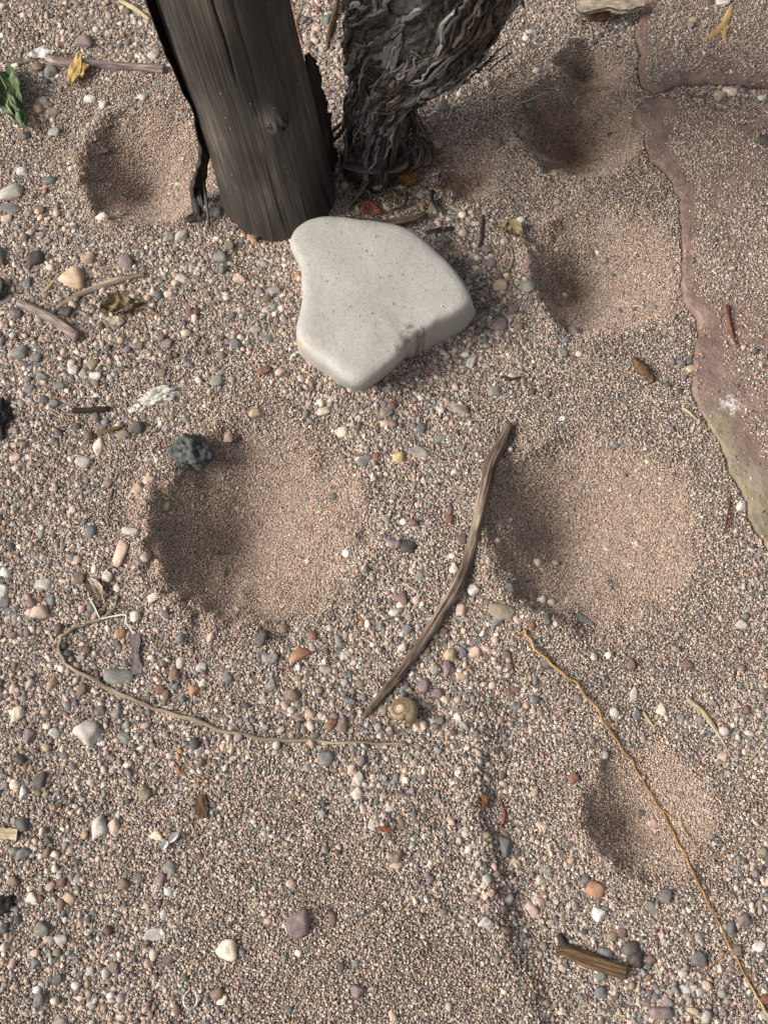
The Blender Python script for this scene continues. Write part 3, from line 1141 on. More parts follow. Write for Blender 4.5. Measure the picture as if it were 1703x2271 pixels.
# ---------------------------------------------------------------- sticks, stems and straws
def lying(name, pxs, rpx, mat, label, cat, seg=10, lift=0.75, rough=0.12, flat=1.0, ridges=0.0, n=None, extra=None, wig=0.0):
    rm = [r * mpp(*pxs[min(int(i * len(pxs) / len(rpx)), len(pxs) - 1)]) for i, r in enumerate(rpx)]
    rr = np.interp(np.linspace(0, 1, len(pxs)), np.linspace(0, 1, len(rm)), rm)
    P = [G(u, v, r * lift * flat + (extra[i] if extra else 0)) for i, ((u, v), r) in enumerate(zip(pxs, rr))]
    o = tube(name, P, rm, mat, seg=seg, rough=rough, flat=flat, ridges=ridges, n=n, wig=wig)
    if label:
        tag(o, label, cat)
    return o


MAIN = [(1130, 943), (1112, 985), (1088, 1030), (1072, 1100), (1055, 1170), (1040, 1232), (1020, 1290), (985, 1350), (940, 1420), (890, 1490), (840, 1550), (806, 1590)]
lying('stick', MAIN, [9, 12.5, 14, 12, 11.5, 11, 14.5, 13, 12, 11, 9.5, 5], M['main_stick'], 'long bent grey stick lying between the two big sand pits', 'stick', seg=28, n=180, rough=0.12, ridges=0.34)
lying('tendril', [(258, 1318), (256, 1345), (225, 1372), (190, 1385), (152, 1400), (134, 1425), (141, 1460), (175, 1490), (230, 1520), (290, 1550), (350, 1575), (420, 1596),
                  (500, 1620), (600, 1640), (700, 1644), (800, 1647), (905, 1652)], [2.2, 3.0, 3.6, 4.0, 4.3, 4.6, 4.2, 4.8, 4.3, 3.6, 3.0], M['olive_stem'],
      'long hooked pale stem curving from the left under the snail shell', 'stem', n=160, extra=[0.0006, 0.001, 0.001, 0.0005, 0.001, 0.0015, 0.001, 0.0004, 0.0002, 0.0008, 0.0002, 0.0006, 0, 0.0004, 0, 0.0006, 0.0012], lift=1.25, wig=0.0009, rough=0.22)
lying('twig', [(105, 126), (122, 134), (145, 139), (205, 141), (280, 147), (330, 150), (364, 154)], [8, 13, 11, 9, 9, 9, 9], M['twig_purple'],
      'brown twig with a knobbly end left of the post, behind the yellow chip', 'twig', seg=14, n=60, ridges=0.25)
lying('straw', [(0, 138), (35, 140), (62, 137), (84, 131)], [3.5, 4, 3], M['olive_stem'], 'thin flat straw entering at the left edge above the green leaf', 'straw')
lying('twig', [(42, 670), (75, 686), (110, 703), (150, 728), (177, 745)], [10, 11, 11, 12, 13], M['twig_purple'], 'short thick broken twig with a pale end near the left edge', 'twig', seg=14, n=50, ridges=0.2)
lying('twig', [(128, 682), (165, 660), (210, 640), (262, 621), (322, 609)], [5, 6, 7, 8, 5], M['olive_stem'], 'curved grey twig right of the tan angular stone', 'twig', seg=12, n=50, ridges=0.3)
lying('twig', [(232, 714), (254, 744), (270, 770), (287, 790)], [4, 3, 2], M['stick'], 'thin short twig below the crumpled brown leaf', 'twig')
lying('straw', [(36, 806), (58, 850), (88, 873), (140, 886)], [2.5, 2, 2], M['straw'], 'fine bent straw low above the charred sliver', 'straw')
lying('twig', [(160, 911), (200, 910), (242, 906)], [6, 7, 6], M['dark_twig'], 'short straight blackened twig in the gravel at left', 'twig')
lying('twig', [(214, 960), (245, 955), (276, 944)], [4, 6, 5], M['brown_wood'], 'small brown splinter just below the blackened twig', 'twig')
lying('root', [(1127, 1402), (1152, 1402), (1168, 1406), (1190, 1442), (1240, 1486), (1290, 1530), (1340, 1600), (1380, 1660), (1420, 1720), (1460, 1790), (1500, 1862), (1530, 1920),
               (1560, 1985), (1600, 2062), (1640, 2140), (1678, 2212), (1710, 2262)], [1.6, 2.5, 3.4, 3.1, 2.6, 2.3, 2.4, 2.1, 2.2, 2.7], M['orange_root'],
      'long thin orange root running diagonally to the lower right corner', 'root', n=170, extra=[0.0005, 0.001, 0.0012, 0.001, 0.0004, 0.0008, 0.0012, 0.0003, 0, 0.0008, 0.0006, 0, 0.0004, 0.0008, 0.0002, 0.0006, 0.001], lift=2.0, wig=0.0014, rough=0.25)
rootobj = bpy.data.objects['root']
for pts, r in [([(1462, 1792), (1505, 1826), (1541, 1876)], [2.6, 2, 1.3]), ([(1516, 1893), (1560, 1908), (1615, 1888), (1660, 1862), (1702, 1830)], [3, 2.4, 1.8, 1.4]),
               ([(1620, 2108), (1580, 2138), (1540, 2172)], [2.6, 2.2, 1.4]), ([(1532, 1942), (1522, 1958)], [1.8, 1]), ([(1590, 2040), (1612, 2070), (1622, 2098)], [2.2, 1.4])]:
    o = lying('rootlet', pts, [q * 0.62 for q in r], M['orange_root'], None, None, seg=6, extra=[0.0008] * len(pts))
    adopt(o, rootobj)
lying('stem', [(1524, 1550), (1560, 1582), (1592, 1628), (1617, 1672)], [6, 6, 4, 1.5], M['pale_stem'], 'short pale curved stem right of the orange root', 'stem')
wp = lying('wood_piece', [(1234, 2108), (1262, 2110), (1300, 2126), (1345, 2142), (1390, 2156)], [9, 13, 15, 16, 15], M['brown_wood'],
           'broken brown forked piece of wood near the lower right', 'wood', seg=16, n=50, ridges=0.4)
o = lying('fork', [(1262, 2112), (1250, 2094), (1238, 2072)], [9, 9, 8], M['dark_twig'], None, None, seg=10)
adopt(o, wp)
lying('twig', [(1612, 678), (1616, 715), (1624, 745), (1634, 770)], [5, 6, 4, 2.5], M['red_twig'], 'reddish splinter lying on the long flagstone', 'twig')
yl = lying('dry_leaf', [(1622, 10), (1612, 38), (1597, 62), (1580, 78), (1560, 88)], [4, 8, 7, 7, 3], M['yellow_wood'], 'forked yellow dry leaf lying on the upper flagstone', 'leaf', flat=0.35)
o = lying('lobe', [(1610, 44), (1607, 66), (1606, 92), (1616, 104)], [5, 6, 4, 1.5], M['yellow_wood'], None, None, flat=0.35)
adopt(o, yl)
lying('straw', [(1103, 216), (1150, 199), (1200, 196), (1243, 195)], [2, 2.5, 2], M['olive_stem'], 'upper of two fine straws pointing right from the vine bark', 'straw')
lying('straw', [(1106, 224), (1160, 220), (1205, 210), (1246, 197)], [2, 2.5, 2], M['pale_stem'], 'lower of two fine straws pointing right from the vine bark', 'straw')
lying('straw', [(1272, 232), (1277, 222), (1282, 214)], [3, 4, 2], M['straw'], 'tiny yellow straw bit in the dark pit by the flagstones', 'straw')
lying('straw', [(266, 0), (300, 20), (333, 44)], [5, 6, 4], M['straw'], 'pale straw stalk touching the left side of the post', 'straw')
lying('wood_splinter', [(748, 0), (741, 40), (730, 80), (725, 112)], [5, 7, 7, 3], M['brown_wood'], 'upright brown splinter between the post and the vine stock', 'wood')
lying('stem', [(645, -10), (655, 35), (662, 70), (672, 98)], [3, 3, 2], M['red_twig'], 'thin red stem close along the right side of the post', 'stem')
lying('wood_chip', [(598, 1566), (630, 1578), (672, 1597)], [6, 7, 6], M['stick'], 'flat narrow tan wood chip above the long pale stem', 'wood', flat=0.4)
lying('straw', [(1512, 904), (1528, 915), (1546, 932)], [3, 4, 2], M['straw'], 'short pale straw touching the edge of the long flagstone', 'straw')
lying('straw', [(1490, 995), (1478, 975), (1462, 960)], [1.5, 2, 1], M['straw'], 'faint straw shred on sand left of the olive flagstone end', 'straw')
lying('fibre', [(199, 1326), (210, 1345), (222, 1371)], [1.8, 1.8, 1.5], M['white_fibre'], 'short white fibre above the crook of the pale stem', 'fibre', extra=[0.002] * 3)
lying('fibre', [(226, 1372), (250, 1367), (279, 1364), (281, 1382), (298, 1405)], [1.8, 1.8, 1.2], M['white_fibre'], 'kinked white fibre crossing to the purple slate sliver', 'fibre', extra=[0.002] * 5)
lying('twig', [(328, 2122), (350, 2110), (374, 2088)], [3, 3.5, 2], M['stick'], 'little twig below the mottled grey pebble at lower left', 'twig')
lying('straw', [(664, 2158), (682, 2146), (702, 2130)], [1.6, 1.6, 1], M['straw'], 'hair-thin straw below the round purple-grey stone', 'straw')
lying('straw', [(718, 2203), (735, 2206), (755, 2213)], [1.6, 2.2, 1.4], M['straw'], 'tiny yellow straw near the bottom edge', 'straw')
lying('seed_pod', [(1108, 1768), (1114, 1790), (1118, 1806), (1114, 1828)], [2.5, 3, 5, 4], M['red_twig'], 'slim red-brown pod in the gravel furrow', 'pod')
lying('twig', [(772, 462), (793, 435), (812, 408), (818, 398)], [3, 3.5, 3], M['stick'], 'thin twig leaning beside the tan seed at the post foot', 'twig', extra=[0.001, 0.004, 0.006, 0.008])
lying('bark_piece', [(768, 486), (810, 492), (860, 494), (905, 486), (945, 474)], [6, 8, 9, 9, 6], M['bark_brown'], 'curved shred of bark lying behind the pale stone', 'bark', flat=0.6, ridges=0.4, extra=[0.004] * 5)
lying('bark_piece', [(944, 515), (975, 512), (1005, 506)], [5, 8, 6], M['dark_twig'], 'dark stubby bark scrap right above the pale stone', 'bark', ridges=0.3, flat=0.7)
lying('twig', [(1073, 478), (1068, 520), (1062, 560)], [3, 4, 3], M['dark_twig'], 'dark upright twig in gravel right of the pale stone', 'twig', ridges=0.3)
lying('twig', [(1134, 548), (1136, 575), (1128, 600), (1108, 610), (1092, 604)], [3, 5, 5, 4, 2], M['stick'], 'thin hooked twig below the curled yellow leaf', 'twig', ridges=0.2)
lying('twig', [(1040, 715), (1058, 702), (1078, 690)], [5, 7, 6], M['stick'], 'stub of twig tucked under the right tip of the pale stone', 'twig')
lying('straw', [(970, 352), (985, 343), (1010, 338)], [3, 3.5, 2], M['orange_root'], 'small orange straw at the foot of the vine stock', 'straw')
lying('dropping', [(1404, 795), (1420, 815), (1435, 832), (1447, 846)], [7, 11, 10, 7], M['dropping'], 'brown grainy dropping on the sand left of the flagstone', 'dropping', rough=0.35)
lying('bark_piece', [(1110, 836), (1130, 840), (1160, 838)], [4, 5, 3], M['dark_twig'], 'small dark bark sliver above the top end of the long stick', 'bark')
lying('straw', [(94, 654), (110, 636), (124, 620)], [4, 5, 3], M['straw'], 'yellow straw splinter touching the tan angular stone', 'straw')
lying('straw', [(95, 806), (120, 798), (148, 788)], [2, 2.5, 2], M['straw'], 'tiny yellow straw left of the blackened twig cluster', 'straw')
lying('twig', [(250, 1085), (243, 1115), (238, 1140), (241, 1170)], [2.5, 3, 2.5], M['stick'], 'thin forked twig left of the central pit', 'twig')
lying('twig', [(1612, 1105), (1618, 1150), (1605, 1180), (1620, 1100)], [1.5, 2.5, 2], M['red_twig'], 'fine red rootlet near the lower tip of the flagstone', 'root')
lying('straw', [(1425, 1578), (1440, 1600), (1452, 1616)], [3, 4, 2], M['straw'], 'small olive straw shred right of the orange root', 'straw')
lying('straw', [(1700, 1640), (1678, 1668), (1650, 1700)], [2, 2.5, 1.5], M['straw'], 'fine straw bit at the right edge', 'straw')
lying('fibre', [(715, 1978), (730, 1992), (745, 2008)], [1.5, 1.5, 1], M['straw'], 'hair-like straw above the round purple-grey stone', 'straw')


rl = random.Random(21)
for k in range(16):
    u0, v0 = rl.uniform(770, 985), rl.uniform(372, 478)
    if v0 > 455 and u0 < 930:
        v0 -= 40
    a_, L_ = rl.uniform(0, math.pi), rl.uniform(28, 70)
    bend_ = rl.uniform(-14, 14)
    pts = [(u0 + math.cos(a_) * L_ * (f - 0.5) - math.sin(a_) * bend_ * (1 - 4 * (f - 0.5) ** 2), v0 + math.sin(a_) * L_ * 0.7 * (f - 0.5) + math.cos(a_) * bend_ * (1 - 4 * (f - 0.5) ** 2)) for f in (0, 0.33, 0.66, 1)]
    o = lying('bark_shred', pts, [1.5, rl.uniform(2.5, 5), rl.uniform(2, 5), 1.2], rl.choice((M['dark_twig'], M['bark_brown'], M['bark'], M['brown_wood'])),
              'dark bark shred in the litter between the vine stock and the pale stone', 'bark', seg=8, flat=0.45, ridges=0.3, extra=[0.001, 0.003, 0.003, 0.001])
    o['group'] = 'bark shreds in the litter'


# ---------------------------------------------------------------- leaves and flakes (crumpled sheets with thickness)
def sheet(name, u, v, Lpx, Wpx, ang, mat, label, cat, outline, crump=0.15, thick=0.0004, curl=0.0, lift=0.0015, nu=22, nv=12, seed=None, roll=0.0):
    """outline(f) gives half width (0..1) along the length, f in 0..1"""
    s = mpp(u, v)
    c = G(u, v, lift)
    L, W = Lpx * s, Wpx * s
    seed = seed if seed is not None else random.random() * 50
    a = R(ang)
    ex, ey = Vector((math.cos(a), math.sin(a), 0)), Vector((-math.sin(a), math.cos(a), 0))
    V, A, F = [], [], []
    for side in (0, 1):
        for i in range(nu):
            f = i / (nu - 1)
            for j in range(nv):
                g = j / (nv - 1) * 2 - 1
                hw = outline(f) * (1 + 0.22 * mnoise.noise((f * 7 + seed, 1 if g > 0 else 2, 0)))
                x = (f - 0.5) * L
                y = g * hw * W / 2
                z = W * (crump * (mnoise.noise((f * 3.5 * L / W * 0.5 + seed, g * 1.6, seed)) + 0.5 * mnoise.noise((f * 9 + seed, g * 4, 3))) + curl * g * g * outline(f)) + roll * L * (2 * f - 1) ** 2
                z -= side * thick
                V.append(ex * x + ey * y + Vector((0, 0, z)))
                A.append((y + seed * 0.01, z, x))
    n0 = nu * nv
    for i in range(nu - 1):
        for j in range(nv - 1):
            k = i * nv + j
            F.append((k, k + nv, k + nv + 1, k + 1))
            F.append((n0 + k, n0 + k + 1, n0 + k + nv + 1, n0 + k + nv))
        for j in (0, nv - 1):
            k = i * nv + j
            F.append((k, n0 + k, n0 + k + nv, k + nv) if j else (k, k + nv, n0 + k + nv, n0 + k))
    for i in (0, nu - 1):
        for j in range(nv - 1):
            k = i * nv + j
            F.append((k, k + 1, n0 + k + 1, n0 + k) if i else (k, n0 + k, n0 + k + 1, k + 1))
    o = mesh_obj(name, V, F, mat, attr={'st': A})
    o.location = c
    if label:
        tag(o, label, cat)
    return o


lens = lambda f: max(0.05, math.sin(math.pi * f) ** 0.7)
blunt = lambda f: 0.75 + 0.25 * math.sin(f * 9)
gl = sheet('curled_leaf', 22, 214, 150, 62, -68, M['green_leaf'], 'curled fresh green leaf at the upper left edge', 'leaf', lambda f: max(0.12, math.sin(math.pi * min(1, f * 0.8 + 0.2)) ** 0.6), crump=0.42, curl=0.5, lift=0.004, nu=40, nv=20, seed=3.1)
o = sheet('leaf_fold', 36, 236, 110, 30, -64, M['green_leaf'], None, None, lens, crump=0.4, curl=-0.8, lift=0.009, nu=30, nv=12, seed=8.0)
adopt(o, gl)
o = lying('midrib', [(0, 165), (20, 205), (38, 250), (52, 280)], [3, 3, 2], M['green_leaf'], None, None, seg=6, extra=[0.007] * 4)
adopt(o, gl)
yc = sheet('wood_chip', 166, 150, 78, 30, 80, M['yellow_wood'], 'bright yellow wood chip lying across the brown twig', 'wood', lambda f: 0.45 + 0.5 * math.sin(math.pi * min(1, f * 1.1)), crump=0.12, thick=0.0016, lift=0.0055, seed=2)
o = sheet('splinter', 183, 153, 34, 18, 70, M['yellow_wood'], None, None, blunt, crump=0.2, thick=0.0016, lift=0.005, seed=6)
adopt(o, yc)
sheet('bark_flake', 92, 118, 58, 26, 12, M['white_fibre'], 'whitish torn flake beside the knobbly end of the brown twig', 'flake', lens, crump=0.3, lift=0.003, seed=4)
dl = sheet('dry_leaf', 268, 680, 88, 42, 10, M['dry_leaf'], 'crumpled brown dry leaf below the curved grey twig', 'leaf', lens, crump=0.5, curl=0.4, lift=0.004, nu=36, nv=18, seed=5)
o = lying('stalk', [(300, 684), (325, 682), (345, 695), (357, 702)], [4, 3, 2.5], M['dry_leaf'], None, None, seg=6, extra=[0.002] * 4)
adopt(o, dl)
o = sheet('lobe', 256, 660, 50, 22, -35, M['dry_leaf'], None, None, lens, crump=0.5, lift=0.003, seed=15)
adopt(o, dl)
sheet('bark_flake', 252, 711, 48, 24, -8, M['bark_flake'], 'grey and white layered flake under the crumpled brown leaf', 'flake', lens, crump=0.2, thick=0.0016, lift=0.003, seed=7)
dy = sheet('dry_leaf', 1130, 512, 62, 34, -25, M['dry_leaf'], 'curled yellow dry leaf right of the pale stone', 'leaf', lens, crump=0.4, curl=0.7, lift=0.004, nu=34, nv=18, seed=9)
o = lying('stalk', [(1152, 525), (1170, 538), (1188, 545)], [4, 3, 2], M['dry_leaf'], None, None, seg=6, extra=[0.002] * 3)
adopt(o, dy)
sheet('dry_leaf', 902, 388, 56, 46, 70, M['brown_leaf'], 'flat orange-brown dead leaf at the foot of the vine', 'leaf', lens, crump=0.18, lift=0.004, seed=10)
sheet('dry_leaf', 826, 462, 56, 30, -15, M['red_leaf'], 'red-brown torn leaf just behind the pale stone', 'leaf', lens, crump=0.4, lift=0.003, seed=11)
tl = sheet('stem_leaf', 212, 1305, 62, 30, -50, M['bark_flake'], 'withered beige leaf scrap at the upper end of the long pale stem', 'leaf', lens, crump=0.35, curl=0.3, lift=0.003, seed=12)
sheet('slate_sliver', 301, 1450, 92, 24, -83, None, 'long flat purple slate sliver lying in the gravel at left', 'slate', blunt, crump=0.03, thick=0.0016, lift=0.0022, seed=13)
sheet('wood_chip', 446, 1788, 52, 30, -82, M['brown_wood'], 'frayed fibrous wood chip in the lower left gravel', 'wood', lambda f: 0.55 + 0.4 * math.sin(3 * f), crump=0.14, thick=0.0012, lift=0.002, seed=14)
sheet('leaf_bit', 481, 1801, 16, 12, 30, M['green_leaf'], 'tiny bright green leaf bit beside the frayed wood chip', 'leaf', lens, crump=0.3, lift=0.0012, nu=8, nv=6)
sheet('wood_chip', 12, 1849, 52, 26, -4, M['straw'], 'square-ended pale wood chip at the lower left edge', 'wood', lambda f: 0.95, crump=0.05, thick=0.002, lift=0.003, seed=16)
sheet('bark_flake', 1351, 6, 150, 44, 2, M['bark_flake'], 'pale grey bark slab overhanging at the top edge beside the flagstone', 'bark', lambda f: 0.75 + 0.25 * math.sin(f * 11), crump=0.10, thick=0.003, lift=0.012, nu=40, nv=14, seed=17)
sheet('seed', 836, 402, 40, 28, 80, M['bark_flake'], 'pointed tan seed case standing at the foot of the vine', 'seed', lens, crump=0.05, curl=-0.5, thick=0.001, lift=0.006, seed=18)
sheet('shell_fragment', 386, 1858, 30, 16, 50, M['shell_white'], 'bluish white curved shell fragment at lower left', 'shell', lens, crump=0.1, curl=0.8, lift=0.002, seed=19)
sheet('shell_fragment', 366, 1874, 22, 16, 60, M['shell_white'], 'smaller white shell fragment beside the curved one', 'shell', lens, crump=0.1, curl=0.6, lift=0.002, seed=20)
sheet('dry_leaf', 1072, 1775, 30, 20, 80, M['brown_leaf'], 'small brown leaf scrap on the edge of the gravel furrow', 'leaf', lens, crump=0.3, lift=0.002, seed=21)
sheet('bark_flake', 851, 1839, 44, 12, -8, M['red_leaf'], 'thin purple-brown flake on the gravel below the snail shell', 'flake', lens, crump=0.15, lift=0.003, seed=22)
M['slate'] = plain_rock('slate', [(0.3, lin(82, 72, 74)), (0.7, lin(128, 114, 114))], 300, 0.0004)
bpy.data.objects['slate_sliver'].data.materials.append(M['slate'])


# white curled ring of shell at the bottom left
def ring():
    c = G(423, 2216, 0.0022)
    s = mpp(423, 2216)
    P = [c + Vector((math.cos(t) * 15 * s, math.sin(t) * 19 * s, 0.001 * math.sin(t * 2))) for t in np.linspace(R(75), R(-245), 18)]
    o = tube('shell_ring', P, [1.2 * s, 2.0 * s, 3.2 * s, 2.2 * s, 1.2 * s], M['shell_white'], seg=8, n=50)
    tag(o, 'open white ring of broken shell near the bottom left', 'shell')


ring()


# ---------------------------------------------------------------- snail shell
def snail():
    m, nt, b = new_mat('snail_shell', 0.45, 0.4)
    at = node(nt, 'ShaderNodeAttribute', attribute_name='st')
    sx = node(nt, 'ShaderNodeSeparateXYZ'); nt.links.new(at.outputs['Vector'], sx.inputs[0])
    cb = node(nt, 'ShaderNodeCombineXYZ')
    nt.links.new(sx.outputs[0], cb.inputs[0]); nt.links.new(sx.outputs[1], cb.inputs[1])
    mp = node(nt, 'ShaderNodeMapping'); mp.inputs['Scale'].default_value = (9, 0.5, 1); nt.links.new(cb.outputs[0], mp.inputs[0])
    gl_ = noise_n(nt, mp.outputs[0], 2.6, 4, 0.7)
    c = ramp(nt, gl_, [(0.32, lin(92, 78, 54)), (0.5, lin(142, 122, 90)), (0.68, lin(186, 166, 134))])
    band = ramp(nt, sx.outputs[1], [(0.16, (0, 0, 0)), (0.22, (0.75, 0.75, 0.75)), (0.28, (0.75, 0.75, 0.75)), (0.36, (0, 0, 0))])
    c = mixc(nt, band, c, lin(86, 66, 44))
    apex = node(nt, 'ShaderNodeMapRange'); nt.links.new(sx.outputs[0], apex.inputs[0]); apex.inputs[1].default_value = 9; apex.inputs[2].default_value = 16
    c = mixc(nt, apex.outputs[0], c, lin(196, 178, 156))
    nt.links.new(c, b.inputs['Base Color'])
    bump(nt, b, gl_, 0.0005, 0.7)
    NT, NS = 240, 26
    turns = 4.1
    g = 1.75
    R0 = 0.0049
    V, A, F = [], [], []
    for i in range(NT):
        th = i / (NT - 1) * turns * 2 * math.pi
        k = g ** (-th / (2 * math.pi))
        rho, a = R0 * k, 0.0036 * k
        if i == 0:
            a *= 1.06
        z = 0.0036 * (1 - k) * 1.25
        for j in range(NS):
            ph = 2 * math.pi * j / NS
            rr = rho + a * math.cos(ph)
            V.append(Vector((rr * math.cos(th), rr * math.sin(th), z + a * 1.05 * math.sin(ph))))
            A.append((th, ph / (2 * math.pi), 0))
    for i in range(NT - 1):
        for j in range(NS):
            k = (j + 1) % NS
            F.append((i * NS + j, (i + 1) * NS + j, (i + 1) * NS + k, i * NS + k))
    F.append(tuple((NT - 1) * NS + j for j in range(NS)))
    o = mesh_obj('snail_shell', V, F, m, attr={'st': A})
    o.location = G(893, 1578, 0.0034)
    o.rotation_euler = Euler((R(14), R(-24), R(-65)))
    tag(o, 'banded brown snail shell at the lower end of the long stick', 'snail shell')


snail()


# ---------------------------------------------------------------- rocks
ICO = {k: ico(k) for k in (2, 3, 5)}


def lumpy(name, u, v, L, W, Hh, ang, mat, label, cat, seed, rough=0.25, freq=1.6, pits=0.0, sub=5, lift=0.35):
    V, F = ICO[sub]
    s = mpp(u, v)
    out = []
    for d in V:
        r = 1 + rough * mnoise.noise(d * freq + Vector((seed, 0, 0))) * 1.6 + rough * 0.45 * mnoise.noise(d * freq * 3 + Vector((0, seed, 0)))
        if pits:
            dist, _ = mnoise.voronoi(d * 2.6 + Vector((seed, seed, 0)))
            r -= pits * max(0, 1 - dist[0] * 2.4) + 0.06 * max(0, mnoise.noise(d * 14 + Vector((seed, 0, 3))))
        out.append(Vector((d.x * L / 2 * s, d.y * W / 2 * s, d.z * Hh / 2 * s)) * r)
    o = mesh_obj(name, out, F, mat)
    o.location = G(u, v, Hh / 2 * s * lift)
    o.rotation_euler = (0, 0, R(ang))
    tag(o, label, cat)
    return o


lumpy('lava_stone', 423, 1003, 88, 74, 70, -25, M['lava'], 'jagged black porous lava lump on the rim of the central pit', 'stone', 4.0, rough=0.34, freq=1.3, pits=0.40, lift=0.5)
lumpy('lichen_piece', 352, 880, 76, 34, 26, 18, M['lichen'], 'rough white crusty fragment left of centre', 'lichen', 7.0, rough=0.4, freq=2.2, pits=0.15)
lumpy('lichen_piece', 308, 906, 36, 16, 16, 20, M['lichen'], 'small pale crust fragment left below the rough white one', 'lichen', 8.0, rough=0.4, freq=2)
lumpy('charcoal', 10, 2006, 48, 36, 26, 20, M['char'], 'black piece of charcoal at the lower left edge', 'charcoal', 9.0, rough=0.35)
lumpy('dark_stone', -4, 925, 52, 96, 40, 0, M['char'], 'dark stone cut off by the left edge', 'stone', 10.0, rough=0.3)
lumpy('dark_stone', -2, 645, 40, 60, 36, 0, M['lava'], 'dark grey stone cut off by the left edge above the thick broken twig', 'stone', 12.0, rough=0.3)
BR = plain_rock('brown_stone', [(0.3, lin(70, 46, 34)), (0.7, lin(120, 84, 60))], 160, 0.0008)
lumpy('brown_stone', 1322, 32, 56, 34, 34, 0, BR, 'smooth brown stone under the overhanging bark slab at top', 'stone', 13.0, rough=0.2)

